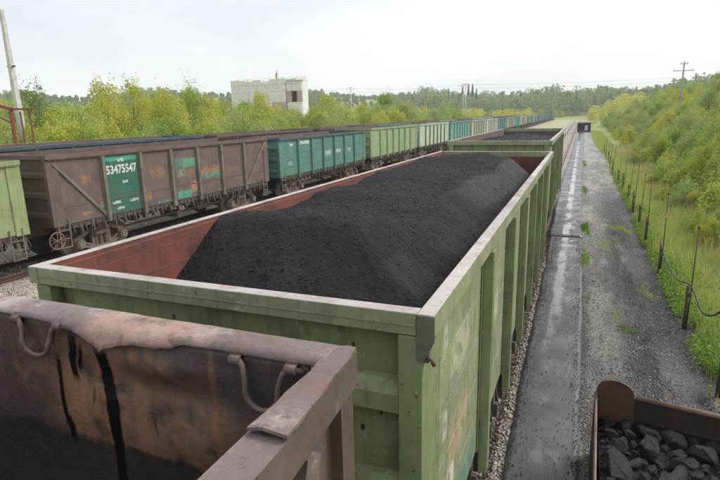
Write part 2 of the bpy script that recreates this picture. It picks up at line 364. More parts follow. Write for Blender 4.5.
# ------------------------------------------------------------------ mesh builder
class MB:
    def __init__(s): s.v = []; s.f = []; s.m = []; s.sm = []
    def add(s, vs, fs, mi=0, smooth=False):
        k = len(s.v); s.v += [tuple(p) for p in vs]
        for f in fs: s.f.append(tuple(i + k for i in f)); s.m.append(mi); s.sm.append(smooth)
        return s
    def box(s, x0, x1, y0, y1, z0, z1, mi=0, top=None):
        if x0 > x1: x0, x1 = x1, x0
        if y0 > y1: y0, y1 = y1, y0
        vs = [(x0, y0, z0), (x1, y0, z0), (x1, y1, z0), (x0, y1, z0), (x0, y0, z1), (x1, y0, z1), (x1, y1, z1), (x0, y1, z1)]
        fs = [(0, 3, 2, 1), (4, 5, 6, 7), (0, 1, 5, 4), (1, 2, 6, 5), (2, 3, 7, 6), (3, 0, 4, 7)]
        s.add(vs, fs, mi)
        if top is not None: s.m[-5] = top
        return s
    def bar(s, a, b, w, h, mi=0, upv=(1, 0, 0)):
        a = Vector(a); b = Vector(b); d = (b - a).normalized(); u = Vector(upv)
        
        if abs(d.dot(u)) > .97: u = Vector((0, 0, 1))
        sd = d.cross(u).normalized(); u = sd.cross(d).normalized()
        vs = []
        for p in (a, b):
            for (i, j) in ((-1, -1), (1, -1), (1, 1), (-1, 1)):
                vs.append(p + sd * (i * w / 2) + u * (j * h / 2))
        return s.add(vs, [(3, 2, 1, 0), (4, 5, 6, 7), (0, 1, 5, 4), (1, 2, 6, 5), (2, 3, 7, 6), (3, 0, 4, 7)], mi)
    def prism(s, poly, axis, a, b, mi=0):
        """poly of 2d points extruded along axis from a to b"""
        n = len(poly); vs = []
        for t in (a, b):
            for (p, q) in poly:
                vs.append({'x': (t, p, q), 'y': (p, t, q), 'z': (p, q, t)}[axis])
        fs = [tuple(range(n))[::-1], tuple(range(n, 2 * n))] + [(i, (i + 1) % n, n + (i + 1) % n, n + i) for i in range(n)]
        return s.add(vs, fs, mi)
    def tube(s, pts, r, mi=0, seg=8, cap=True):
        pts = [Vector(p) for p in pts]; rs = r if hasattr(r, '__len__') else [r] * len(pts)
        vs = []; ref = Vector((0.123, 0.35, 0.93)).normalized(); prev = None
        for i, p in enumerate(pts):
            d = (pts[min(i + 1, len(pts) - 1)] - pts[max(i - 1, 0)]).normalized()
            if prev is None:
                u = d.cross(ref).normalized()
            else:
                u = (prev - d * prev.dot(d)).normalized()
            prev = u; v = d.cross(u)
            for k in range(seg):
                a = 2 * math.pi * k / seg
                vs.append(p + (u * math.cos(a) + v * math.sin(a)) * rs[i])
        fs = []
        for i in range(len(pts) - 1):
            for k in range(seg):
                a = i * seg + k; b = i * seg + (k + 1) % seg
                fs.append((a, b, b + seg, a + seg))
        s.add(vs, fs, mi, True)
        if cap:
            n = len(pts); k0 = len(s.v) - n * seg
            s.f.append(tuple(k0 + i for i in range(seg))[::-1]); s.m.append(mi); s.sm.append(False)
            s.f.append(tuple(k0 + (n - 1) * seg + i for i in range(seg))); s.m.append(mi); s.sm.append(False)
        return s
    def cylx(s, x0, x1, cy, cz, r, mi=0, seg=20, r2=None):
        r2 = r if r2 is None else r2
        vs = [(x0, cy + r * math.cos(2 * math.pi * k / seg), cz + r * math.sin(2 * math.pi * k / seg)) for k in range(seg)]
        vs += [(x1, cy + r2 * math.cos(2 * math.pi * k / seg), cz + r2 * math.sin(2 * math.pi * k / seg)) for k in range(seg)]
        s.add(vs, [(k, (k + 1) % seg, seg + (k + 1) % seg, seg + k) for k in range(seg)], mi, True)
        return s.add(vs, [tuple(range(seg))[::-1], tuple(range(seg, 2 * seg))], mi)
    def mesh(s, name, mats):
        me = bpy.data.meshes.new(name)
        me.from_pydata([tuple(v) for v in s.v], [], s.f)
        for mt in mats: me.materials.append(mt)
        me.polygons.foreach_set('material_index', s.m)
        me.polygons.foreach_set('use_smooth', s.sm)
        me.update()
        return me
    def build(s, name, mats, parent=None, **k):
        if not isinstance(mats, (list, tuple)): mats = [mats]
        return link(name, s.mesh(name, mats), parent, **k)

def bevel(o, w=0.006, seg=2):
    b = o.modifiers.new('bevel', 'BEVEL'); b.width = w; b.segments = seg; b.limit_method = 'ANGLE'; b.angle_limit = R_(40)
    b.harden_normals = False
    return o

def np_mesh(name, verts, faces, mats, smooth=False, mat_idx=None):
    """verts (n,3), faces (m,k)"""
    me = bpy.data.meshes.new(name)
    n, k = faces.shape
    me.vertices.add(len(verts)); me.vertices.foreach_set('co', np.ascontiguousarray(verts, dtype=np.float32).ravel())
    me.loops.add(n * k); me.loops.foreach_set('vertex_index', np.ascontiguousarray(faces, dtype=np.int32).ravel())
    me.polygons.add(n)
    me.polygons.foreach_set('loop_start', np.arange(0, n * k, k, dtype=np.int32))
    me.polygons.foreach_set('loop_total', np.full(n, k, dtype=np.int32))
    if smooth: me.polygons.foreach_set('use_smooth', np.ones(n, dtype=bool))
    for mt in mats: me.materials.append(mt)
    if mat_idx is not None: me.polygons.foreach_set('material_index', mat_idx.astype(np.int32))
    me.update(calc_edges=True)
    return me

# value noise (numpy) --------------------------------------------------------
_T = np.random.default_rng(5).random((256, 256))
def vn(x, y):
    xi = np.floor(x).astype(int); yi = np.floor(y).astype(int); fx = x - xi; fy = y - yi
    fx = fx * fx * (3 - 2 * fx); fy = fy * fy * (3 - 2 * fy)
    a = _T[xi % 256, yi % 256]; b = _T[(xi + 1) % 256, yi % 256]; c = _T[xi % 256, (yi + 1) % 256]; d = _T[(xi + 1) % 256, (yi + 1) % 256]
    return (a * (1 - fx) + b * fx) * (1 - fy) + (c * (1 - fx) + d * fx) * fy
def fbm(x, y, o=5):
    s = 0; a = .5; t = 0
    for i in range(o):
        s = s + a * vn(x * 2 ** i + 17.3 * i, y * 2 ** i + 5.1 * i); t += a; a *= .5
    return s / t - .5

def sstep(t):
    t = np.clip(t, 0, 1); return t * t * (3 - 2 * t)

def ground_z(x, y):
    x = np.asarray(x, float); y = np.asarray(y, float)
    z = np.full(np.broadcast(x, y).shape, -0.183)
    z = z + 0.153 * sstep((x - 1.25) / .2)                       # path strip beside the belt
    z = z - 0.15 * sstep((x - 4.6) / 1.2)
    hill = 6.2 * sstep((x - 6.2) / 17.0) + 3.0 * sstep((x - 24) / 40)
    z = z + hill * (1 + .25 * fbm(x * .08, y * .05, 3)) + np.where(x > 5.5, fbm(x * .5, y * .5, 3) * .5 * sstep((x - 5.5) / 3), 0)
    left = sstep((-x - 24) / 120)
    z = z + left * 3.0
    d = np.sqrt(x * x + y * y)
    amp = 15 + 9 * sstep((-x - 60) / 250)
    z = z + amp * sstep((d - 330) / 330) * (1 - .5 * sstep((x - 5) / 60)) + np.where(d > 250, fbm(x * .006, y * .006, 3) * 10 * sstep((d - 250) / 300), 0)
    z = z + np.where((x > -30) & (x < 4.6), fbm(x * 3, y * 3, 3) * .03, fbm(x * .7, y * .7, 3) * .12)
    return z

# ------------------------------------------------------------------ ground
def ground_material():
    m, nt, b = base_mat('yard_ground')
    tcn = N(nt, 'ShaderNodeTexCoord'); v = tcn.outputs['Object']
    sp = N(nt, 'ShaderNodeSeparateXYZ'); nt.links.new(v, sp.inputs[0])
    n1 = N(nt, 'ShaderNodeTexNoise', Scale=.9, Detail=7.0, Roughness=.65); nt.links.new(v, n1.inputs['Vector'])
    wob = math_(nt, 'MULTIPLY', math_(nt, 'SUBTRACT', n1.outputs['Fac'], .5), 1.6)
    xw = math_(nt, 'ADD', sp.outputs[0], wob)
    # grass
    g = mixc(nt, noise_fac(nt, v, .35, .4, .6, 7), (0.22, 0.30, 0.07), (0.42, 0.40, 0.16))
    g = mixc(nt, noise_fac(nt, v, 9.0, .4, .65, 6), g, (0.16, 0.21, 0.06))
    # pale gravel
    vo = N(nt, 'ShaderNodeTexVoronoi', Scale=28.0); nt.links.new(v, vo.inputs['Vector'])
    gr = mixc(nt, noise_fac(nt, vo.outputs['Color'], 3.0, .3, .7, 2), (0.17, 0.155, 0.14), (0.50, 0.47, 0.43))
    gr = mixc(nt, math_(nt, 'MULTIPLY', noise_fac(nt, v, .5, .5, .62, 7, stretch=(1, .35, 1)), .75), gr, (0.075, 0.072, 0.072))
    # coal dust over strip near the belt / fence
    dust = noise_fac(nt, v, .75, .43, .54, 8, stretch=(1.3, .22, 1), rough=.65)
    strip = mixc(nt, dust, gr, (0.048, 0.047, 0.049))
    lightb = band(nt, sp.outputs[0], 2.55, 3.3, .35)
    strip = mixc(nt, math_(nt, 'MULTIPLY', lightb, .35), strip, (0.36, 0.345, 0.33))
    instrip = band(nt, sp.outputs[0], 1.35, 60, .12)
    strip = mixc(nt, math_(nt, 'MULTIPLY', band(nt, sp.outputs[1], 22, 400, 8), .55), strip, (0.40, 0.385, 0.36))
    dark = math_(nt, 'MULTIPLY', band(nt, xw, 3.45, 4.9, .35), band(nt, sp.outputs[1], 7.5, 30, 3))
    strip = mixc(nt, math_(nt, 'MULTIPLY', dark, .75), strip, (0.040, 0.039, 0.042))
    strip = mixc(nt, math_(nt, 'MULTIPLY', band(nt, sp.outputs[1], -50, 14, 4), .45), strip, (0.065, 0.064, 0.068))
    col = mixc(nt, instrip, gr, strip)
    # ballast under main line: brown grey, oily
    bal = mixc(nt, noise_fac(nt, vo.outputs['Color'], 3.0, .3, .7, 2), (0.07, 0.06, 0.052), (0.28, 0.25, 0.22))
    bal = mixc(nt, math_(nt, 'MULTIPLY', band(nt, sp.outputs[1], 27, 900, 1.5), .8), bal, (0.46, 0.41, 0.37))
    col = mixc(nt, band(nt, sp.outputs[0], -1.6, 1.5, .1), col, bal)
    balL = mixc(nt, noise_fac(nt, vo.outputs['Color'], 3.0, .3, .7, 2), (0.28, 0.24, 0.20), (0.62, 0.56, 0.48))
    col = mixc(nt, band(nt, sp.outputs[0], -22.5, -3, .5), col, balL)
    col = mixc(nt, math_(nt, 'MULTIPLY', band(nt, sp.outputs[0], -15.4, -13.6, .15), .75), col, (0.07, 0.055, 0.05))
    # straw between the lines far away
    straw = math_(nt, 'MULTIPLY', band(nt, xw, -12.2, -2.4, .6), noise_fac(nt, v, .25, .35, .5, 5))
    straw = math_(nt, 'MULTIPLY', straw, band(nt, sp.outputs[1], 40, 2000, 20))
    col = mixc(nt, straw, col, (0.38, 0.37, 0.20))
    # grass zones
    gm = math_(nt, 'ADD', band(nt, xw, 4.75, 4000, .22), band(nt, xw, -4000, -24, .5), clamp=True)
    far = band(nt, sp.outputs[1], 330, 9000, 25)
    gm = math_(nt, 'ADD', gm, far, clamp=True)
    col = mixc(nt, gm, col, g)
    nt.links.new(col, b.inputs['Base Color'])
    b.inputs['Roughness'].default_value = .9
    b.inputs['Specular IOR Level'].default_value = .2
    bn = N(nt, 'ShaderNodeBump', Strength=.7, Distance=.03)
    nt.links.new(vo.outputs['Distance'], bn.inputs['Height']); nt.links.new(bn.outputs[0], b.inputs['Normal'])
    return m
def spaced(*segs):
    o = []
    for a, b_, n in segs: o += list(np.linspace(a, b_, n, endpoint=False))
    o.append(segs[-1][1]); return np.array(o)
gx = spaced((-2600, -400, 30), (-400, -100, 40), (-100, -24, 50), (-24, 1.0, 60), (1.0, 1.8, 16), (1.8, 8, 80), (8, 40, 70), (40, 150, 40), (150, 1500, 20))
gy = spaced((-300, -20, 20), (-20, 0, 30), (0, 30, 130), (30, 120, 150), (120, 500, 110), (500, 1200, 60), (1200, 3500, 25))
X, Y = np.meshgrid(gx, gy, indexing='ij')
Z = ground_z(X, Y)
nx, ny = X.shape
idx = np.arange(nx * ny).reshape(nx, ny)
fcs = np.stack([idx[:-1, :-1], idx[1:, :-1], idx[1:, 1:], idx[:-1, 1:]], -1).reshape(-1, 4)
gme = np_mesh('ground', np.stack([X, Y, Z], -1).reshape(-1, 3), fcs, [ground_material()], smooth=True)
tag(link('ground', gme), 'gravel and grass ground of the rail yard rising into hills', None, None, 'structure')

# ------------------------------------------------------------------ haze
hb = MB().box(-2700, 1550, -320, 3600, -6, 75)
hm = bpy.data.materials.new('haze_air'); hm.use_nodes = True
hn = hm.node_tree; hn.nodes.clear()
ho = hn.nodes.new('ShaderNodeOutputMaterial'); pv = hn.nodes.new('ShaderNodeVolumePrincipled')
pv.inputs['Color'].default_value = (0.93, 0.96, 1.0, 1); pv.inputs['Density'].default_value = 0.00045
hn.links.new(pv.outputs[0], ho.inputs['Volume'])
tag(hb.build('haze', hm), 'thin pale haze filling the air over the yard', None, None, 'stuff')

# ------------------------------------------------------------------ tracks
def track(xc, y0, y1, label, cat='railway track'):
    t = empty('railway_track', (xc, 0, 0))
    tag(t, label, cat, None, 'structure')
    for s in (-1, 1):
        b = MB()
        x = s * .795
        b.box(x - .075, x + .075, y0, y1, -.175, -.155); b.box(x - .011, x + .011, y0, y1, -.155, -.04)
        b.box(x - .036, x + .036, y0, y1, -.04, 0, 0, top=1)
        b.build('rail', [M['railsteel'], M['railhead']], t)
    b = MB(); y = y0 + .2
    while y < y1:
        j = random.uniform(-.03, .03)
        b.box(-1.35 + j, 1.35 + j, y, y + .25, -.34, -.178 + random.uniform(-.004, .002)); y += .58
    tag(b.build('sleepers', M['wood'], t), None, None, None, 'stuff')
    return t
track(0, -30, 420, 'railway track under the coal wagons beside the belt')
track(-14.52, -20, 420, 'railway track under the left train with the brown numbered wagon')
track(-19.8, -20, 420, 'railway track behind the left train, farthest from the camera')

# ------------------------------------------------------------------ wagons
L = 12.75
POST_Y = (2.15, 3.86, 5.48, 7.12, 8.78, 10.55)
CACHE = {}
def cached(key, fn):
    if key not in CACHE: CACHE[key] = fn()
    return CACHE[key]

def me_side(zt, paint, inner, grooves, sgn):
    def f():
        b = MB(); xo, xi = 1.475, 1.44
        zs = [1.32] + [z for z in grooves] + [zt - .14]
        for a, c in zip(zs[:-1], zs[1:]):
            g = .008 if grooves else 0
            b.box(sgn * xi, sgn * xo, .09, L - .09, a + g, c - g)
        if grooves: b.box(sgn * xi, sgn * (xo - .012), .09, L - .09, 1.31, zt - .14)
        # inner face sheet
        b.box(sgn * (xi - .006), sgn * (xi - .001), .06, L - .06, 1.32, zt - .13, 1)
        return b.mesh('side_wall', [paint, inner])
    return cached(('side', zt, paint.name, inner.name, tuple(grooves), sgn), f)

def me_rim(zt, paint, cap, sgn, which, inner):
    def f():
        b = MB()
        if which == 'side':
            b.box(sgn * 1.468, sgn * 1.565, 0, L, zt - .13, zt, 0, top=1)
            b.m[-1 if sgn > 0 else -3] = 2
            b.box(sgn * 1.442, sgn * 1.466, .10, L - .10, zt - .20, zt - .035, 2)
            b.box(sgn * 1.432, sgn * 1.4415, .10, L - .10, zt - .36, zt - .33, 2)
            b.box(sgn * 1.48, sgn * 1.552, .1, L - .1, zt - .16, zt - .13, 0)
        else:
            b.box(-1.4665, 1.4665, -.0 if sgn < 0 else L - .10, .10 if sgn < 0 else L, zt - .13, zt, 0, top=1)
        return b.mesh('top_rim', [paint, cap, inner])
    return cached(('rim', zt, paint.name, cap.name, sgn, which, inner.name), f)

def me_post(zt, paint, zb):
    def f():
        b = MB()
        # pressed hat section: two flanges and a proud channel
        b.box(1.478, 1.490, -.13, .13, 1.30, zt - .165)
        b.prism([(1.490, -.085), (1.575, -.065), (1.575, .065), (1.490, .085)], 'z', zb, zt - .165)
        return b.mesh('side_post', [paint])
    return cached(('post', zt, paint.name, zb), f)

def me_end(zt, paint, inner):
    def f():
        b = MB()
        b.box(-1.40, 1.40, .10, .125, 1.3, zt - .13)
        b.box(-1.40, 1.40, .127, .133, 1.32, zt - .135, 1)
        return b.mesh('end_wall', [paint, inner])
    return cached(('end', zt, paint.name, inner.name), f)

def me_endrib(zt, paint):
    def f():
        b = MB()
        b.prism([(.10, -.13), (.0, -.085), (.0, .03), (.045, .10), (.10, .11)], 'x', -1.36, 1.36)
        return b.mesh('end_rib', [paint])
    return cached(('endrib', paint.name), f)

def me_corner(zt, paint):
    def f():
        b = MB()
        b.box(1.36, 1.50, .0, .10, 1.28, zt - .135)
        b.box(1.478, 1.50, .10, .42, 1.28, zt - .135)
        return b.mesh('corner_post', [paint])
    return cached(('corner', zt, paint.name), f)

def me_floor():
    def f():
        b = MB(); b.box(-1.44, 1.44, .1, L - .1, 1.24, 1.30); return b.mesh('floor', [M['black']])
    return cached('floor', f)

def me_under():
    def f():
        b = MB()
        b.box(-.22, .22, -.30, L + .30, .86, 1.22)
        for y in (1.9, 4.4, 6.4, 8.4, L - 1.9): b.box(-1.40, 1.40, y - .11, y + .11, 1.0, 1.235)
        b.cylx(-.9, -.2, 5.0, .72, .22, 0, 14); b.box(.45, 1.1, 7.3, 8.3, .62, .95)
        b.cylx(.3, 1.25, 6.0, .70, .16, 0, 14)
        b.tube([(1.2, 3.5, .78), (1.2, 9.2, .78)], .025, 0, 6)
        b.bar((.7, 3.0, .62), (.7, 9.7, .62), .05, .05)
        return b.mesh('underframe', [M['black']])
    return cached('under', f)

def me_latches():
    def f():
        b = MB()
        for sg in (-1, 1):
            y = .55
            while y < L - .4:
                b.box(sg * 1.30, sg * 1.455, y - .06, y + .06, 1.02, 1.305)
                b.box(sg * 1.36, sg * 1.50, y - .03, y + .03, .92, 1.10)
                b.bar((sg * 1.43, y + .12, 1.26), (sg * 1.46, y + .2, 1.0), .03, .05)
                y += .47
            b.box(sg * 1.37, sg * 1.43, .1, L - .1, 1.13, 1.235)
        return b.mesh('hatch_latches', [M['black']])
    return cached('latch', f)

def me_wheel():
    def f():
        b = MB()
        b.cylx(-.02, .11, 0, 0, .475, 0, 26); b.cylx(-.05, -.02, 0, 0, .505, 0, 26)
        b.cylx(.11, .16, 0, 0, .16, 0, 14)
        # inset face
        b.cylx(.111, .118, 0, 0, .475, 0, 26, .40)
        return b.mesh('wheel', [M['wheel']])
    return cached('wheel', f)
def me_axle():
    def f():
        b = MB(); b.cylx(-.75, .75, 0, 0, .085, 0, 12); return b.mesh('axle', [M['wheel']])
    return cached('axle', f)
def me_frame():
    def f():
        b = MB(); x0, x1 = .965, 1.12
        b.bar((1.04, -1.12, .60), (1.04, -.45, .88), .13, .14); b.bar((1.04, -.47, .88), (1.04, .47, .88), .13, .14)
        b.bar((1.04, .45, .88), (1.04, 1.12, .60), .13, .14)
        b.bar((1.04, -.98, .42), (1.04, -.36, .24), .10, .14); b.bar((1.04, -.38, .24), (1.04, .38, .24), .10, .14)
        b.bar((1.04, .36, .24), (1.04, .98, .42), .10, .14)
        for s in (-1, 1):
            b.bar((1.04, s * .36, .26), (1.04, s * .33, .86), .09, .13); b.bar((1.04, s * .95, .58), (1.04, s * .40, .34), .07, .10)
            b.cylx(.97, 1.22, s * .925, .475, .17, 0, 16); b.cylx(1.22, 1.25, s * .925, .475, .12, 0, 16)
            b.box(x0, x1, s * .925 - .17, s * .925 + .17, .40, .66)
        for y in (-.22, 0, .22):
            for k in range(5): b.tube([(1.04, y, .30 + k * .07), (1.04, y, .345 + k * .07)], .085, 0, 10)
        b.box(.9, 1.16, -.30, .30, .66, .80)
        return b.mesh('side_frame', [M['bogie']])
    return cached('frame', f)
def me_bolster():
    def f():
        b = MB(); b.box(-.95, .95, -.2, .2, .62, .84); b.cylx(-.02, .02, 0, 0, .01); b.bar((-.9, -.55, .5), (.9, -.55, .5), .1, .15); b.bar((-.9, .55, .5), (.9, .55, .5), .1, .15)
        b.box(-.22, .22, -.22, .22, .84, .99); return b.mesh('bolster', [M['black']])
    return cached('bolster', f)
def bogie(par, y):
    bo = link('bogie', me_bolster(), par, (0, y, 0))
    for s in (-1, 1):
        link('side_frame', me_frame(), bo, rot=(0, 0, 0 if s > 0 else math.pi))
        link('axle', me_axle(), bo, (0, s * .925, .478))
        for t in (-1, 1):
            link('wheel', me_wheel(), bo, (t * .74, s * .925, .478), (0, 0, 0 if t > 0 else math.pi))
def me_coupler():
    def f():
        b = MB(); b.box(-.10, .10, -.42, 0, .93, 1.12)
        b.prism([(-.22, -.42), (-.20, -.60), (-.05, -.52), (.0, -.60), (.16, -.58), (.22, -.42)], 'z', .88, 1.18)
        b.tube([(-.45, -.05, 1.1), (-.45, -.28, 1.0), (-.44, -.40, .72), (-.36, -.50, .52), (-.22, -.58, .55), (-.1, -.62, .62)], .028, 0, 8)
        b.tube([(-1.25, .0, 1.15), (-1.25, -.12, .9), (-.9, -.30, .62), (-.5, -.4, .6)], .02, 0, 6)
        return b.mesh('coupler', [M['black']])
    return cached('coupler', f)
def me_ladder():
    def f():
        b = MB()
        for y in (0, .38): b.bar((0, y, .55), (0, y, 1.5), .035, .02)
        for z in (.58, .86, 1.14): b.bar((0, .017, z), (0, .363, z), .03, .03)
        return b.mesh('step_ladder', [M['bogie']])
    return cached('ladder', f)
def me_diag(zt, paint):
    def f():
        b = MB()
        b.bar((1.50, .25, zt - .25), (1.50, 2.03, 1.40), .10, .04)
        return b.mesh('diagonal_brace', [paint])
    return cached(('diag', zt, paint.name), f)

def wagon(y, xc, zt, paint, label, group, inner=None, side=None, postm=None, cap=None, grooves=(), diag=False, detail=2, sides=(-1, 1), zb=1.12, bev=False, nearside=True, kind='plain', category='freight wagon', beam=None):
    inner = inner or M['brown']; side = side or paint; postm = postm or paint; cap = cap or M['cap']; beam = beam or paint
    t = empty('gondola_wagon', (xc, y, 0)); tag(t, label, category, group)
    ps = []
    for s in (1, -1):
        ps.append(link('side_wall', me_side(zt, side, inner, grooves, s), t))
        ps.append(link('top_rim', me_rim(zt, beam, cap, s, 'side', inner), t))
    for s in (-1, 1):
        ps.append(link('top_rim', me_rim(zt, beam, cap, s, 'end', inner), t))
        rot = 0 if s < 0 else math.pi; yy = 0 if s < 0 else L
        ps.append(link('end_wall', me_end(zt, paint, inner), t, (0, yy, 0), (0, 0, rot)))
        if detail > 0:
            for z in (2.94, 2.30, 1.66) if kind == 'plain' else (2.92, 2.38, 1.8):
                ps.append(link('end_rib', me_endrib(zt, paint), t, (0, yy, z), (0, 0, rot)))
    for s in (1, -1):
        for py in POST_Y:
            ps.append(link('side_post', me_post(zt, postm, zb), t, (0, py if s > 0 else py, 0), (0, 0, 0), (s, 1, 1)))
        for e in (0, 1):
            ps.append(link('corner_post', me_corner(zt, paint), t, (0, e * L, 0), (0, 0, 0), (s, 1 - 2 * e, 1)))
        if diag:
            for e in (0, 1): ps.append(link('diagonal_brace', me_diag(zt, postm), t, (0, e * L, 0), (0, 0, 0), (s, 1 - 2 * e, 1)))
    ps.append(link('floor', me_floor(), t))
    if detail > 0:
        link('underframe', me_under(), t)
        tag(link('hatch_latches', me_latches(), t), None, None, None, 'stuff')
        for by in (2.05, L - 2.05): bogie(t, by)
        for e in (0, 1):
            link('coupler', me_coupler(), t, (0, e * L, 0), (0, 0, math.pi * e))
    else:
        link('underframe', me_under(), t)
        for by in (2.05, L - 2.05): bogie(t, by)
    if detail > 1:
        link('step_ladder', me_ladder(), t, (1.50, L - .62, 0)); link('step_ladder', me_ladder(), t, (1.50, .15, 0))
    if bev:
        for o in ps: bevel(o, .006, 2)
    return t, ps

GR = (1.75, 2.15, 2.55, 2.95)
GC = 'coal wagons on the right-hand track'
GL = 'freight wagons in the front left train'
GB = 'freight wagons in the rear left train'

# --- main wagon
W1, ps = wagon(0, 0, 3.478, M['green'], 'green gondola wagon heaped with black coal, in the centre foreground', GC, inner=M['red_inner'], side=M['green_pale'], postm=M['green'], beam=M['green_pale'], cap=M['cap'], grooves=GR, bev=True, zb=1.05)
b = MB(); b.prism([(1.470, 3.472), (1.569, 3.472), (1.569, 3.33), (1.505, 3.20), (1.470, 3.21)], 'y', -.008, -.001)
o = b.build('corner_gusset', M['gusset'], W1)
rnd = random.Random(8)
for (px, pz, rr) in ((1.10, 2.66, .011), (1.22, 2.78, .007), (.95, 2.72, .008), (1.05, 3.20, .007), (1.18, 2.2, .010), (-.3, 3.2, .008)):
    n = 9; poly = [(px + rr * (1 + .5 * rnd.random()) * math.cos(k * 2 * math.pi / n), pz + rr * 1.6 * (1 + .6 * rnd.random()) * math.sin(k * 2 * math.pi / n)) for k in range(n)]
    b = MB(); b.prism(poly, 'y', .094, .0995); b.build('rust_patch', M['box'], W1)
b = MB(); b.box(-1.46, 1.46, -.006, -.0005, 3.405, 3.413); b.build('weld_seam', M['green_pale'], W1)
b = MB(); b.box(1.501, 1.53, .02, .05, 3.19, 3.25); b.tube([(1.515, .03, 3.22), (1.545, .03, 3.21), (1.555, .045, 3.17)], .012); b.build('hook', M['ring'], W1)
# --- second wagon
W2, ps = wagon(14.096, -.11, 3.70, M['green'], 'taller green gondola wagon with rust-patched end, coupled behind the heaped one', GC, inner=M['brown'], side=M['green'], beam=M['green_pale'], grooves=GR, bev=True)
rnd = random.Random(3)
for (px, pz, rr) in ((.12, 3.42, .055), (.30, 3.47, .035), (.42, 3.41, .06), (.95, 3.46, .045), (1.05, 3.47, .03), (-.05, 3.40, .05), (.55, 3.3, .035), (.75, 3.28, .03), (-.4, 3.38, .04), (.0, 3.2, .03)):
    n = 9; poly = [(px + rr * (1 + .3 * rnd.random()) * math.cos(k * 2 * math.pi / n), pz - .13 + rr * .9 * (1 + .3 * rnd.random()) * math.sin(k * 2 * math.pi / n)) for k in range(n)]
    b = MB(); b.prism(poly, 'y', .092, .099); b.build('rust_patch', M['box'], W2)
# --- third empties further along are absent: track is free beyond

# --- near wagon (brown)
nz_t = 3.75; NY = -1.0385 - L
W0 = empty('gondola_wagon', (.0195, NY, 0)); tag(W0, 'rusty brown gondola wagon at lower left with lashing rings on its inner wall', 'freight wagon', GC)
# right side
b = MB(); b.box(1.44, 1.475, .09, L - .09, 1.32, nz_t - .13); b.build('side_wall', M['nb_side'], W0)
b = MB(); b.box(-1.475, -1.44, .09, L - .09, 1.32, nz_t - .13); b.build('side_wall', M['nb_side'], W0)
b = MB()
pr = [(0, 1.455, 1.585), (L - 1.6, 1.455, 1.585), (L - .55, 1.46, 1.578), (L, 1.46, 1.540)]
vs = []
for (yv, xa, xb) in pr: vs += [(xa, yv, nz_t - .145), (xb, yv, nz_t - .145), (xb, yv, nz_t - .014), (xa, yv, nz_t - .014)]
b.add(vs, [(0, 1, 2, 3), (15, 14, 13, 12)])
for k in range(3):
    q = k * 4
    b.add([vs[q + j] for j in range(8)], [(0, 4, 5, 1), (1, 5, 6, 2), (3, 7, 4, 0)]); b.add([vs[q + j] for j in range(8)], [(2, 6, 7, 3)], 1)
bevel(b.build('top_rim', [M['nb_side'], M['nb_rim']], W0), .012, 3)
b = MB(); b.box(-1.565, -1.425, 0, L, nz_t - .145, nz_t - .016, 0, top=1); bevel(b.build('top_rim', [M['nb_side'], M['nb_rim']], W0), .012, 3)
# cover strip welded on the right rim, ending in a lifted edge
vs = []; ys = np.linspace(L - .545, L - .003, 9)
b = MB()
top = []; 
for i, yv in enumerate(ys):
    lift = .012 * max(0, 1 - i / 2.0); xe = 1.582 - .040 * i / 8
    wv = .005 * math.sin(i * 1.7) + .004 * math.sin(i * 4.1)
    top.append([(1.462 + wv * .6, yv, nz_t - .004 + lift * .6), (1.51, yv, nz_t + .003 + lift), (xe - wv * .4, yv, nz_t + .001 + lift * .5)])
vs = [p for r_ in top for p in r_] + [(p[0], p[1], p[2] - .010) for r_ in top for p in r_]
n = len(ys); fs = []
for i in range(n - 1):
    for j in range(2):
        a = i * 3 + j; fs.append((a, a + 1, a + 4, a + 3)); c2 = a + 3 * n; fs.append((c2, c2 + 3, c2 + 4, c2 + 1))
    fs.append((i * 3, i * 3 + 3, i * 3 + 3 + 3 * n, i * 3 + 3 * n)); a = i * 3 + 2; fs.append((a, a + 3 * n, a + 3 + 3 * n, a + 3))
for j in range(2):
    fs.append((j, j + 3 * n, j + 1 + 3 * n, j + 1)); a = (n - 1) * 3 + j; fs.append((a, a + 1, a + 1 + 3 * n, a + 3 * n))
b.add(vs, fs, 0, False); b.build('cover_strip', M['nb_rim'], W0)
# outer posts and struts on the right side
for py in POST_Y + (11.9,):
    b = MB(); b.prism([(1.478, -.09), (1.56, -.06), (1.56, .06), (1.478, .09)], 'z', 1.12, nz_t - .15); b.build('side_post', M['nb_side'], W0, loc=(0, py, 0))
b = MB(); b.bar((1.515, L - .35, nz_t - .19), (1.515, L - 1.1, 1.5), .09, .07); b.build('diagonal_brace', M['nb_rim'], W0)
b = MB(); b.tube([(1.50, L - .83, nz_t - .17), (1.54, L - .80, nz_t - .23), (1.56, L - .76, nz_t - .30)], .035, 0, 10); b.build('lifting_lug', M['ring'], W0)
b = MB(); b.box(1.37, 1.52, L - .10, L - .002, 1.28, nz_t - .15); b.build('corner_post', M['nb_side'], W0)
b = MB(); b.box(-1.52, -1.37, L - .10, L - .002, 1.28, nz_t - .15); b.build('corner_post', M['nb_side'], W0)
b = MB(); b.box(-1.44, 1.44, .09, L - .09, 1.24, 1.30); b.build('floor', M['black'], W0)
b = MB(); b.box(-1.44, 1.44, .10, .125, 1.3, nz_t - .02); b.build('end_wall', M['nb_inner'], W0)
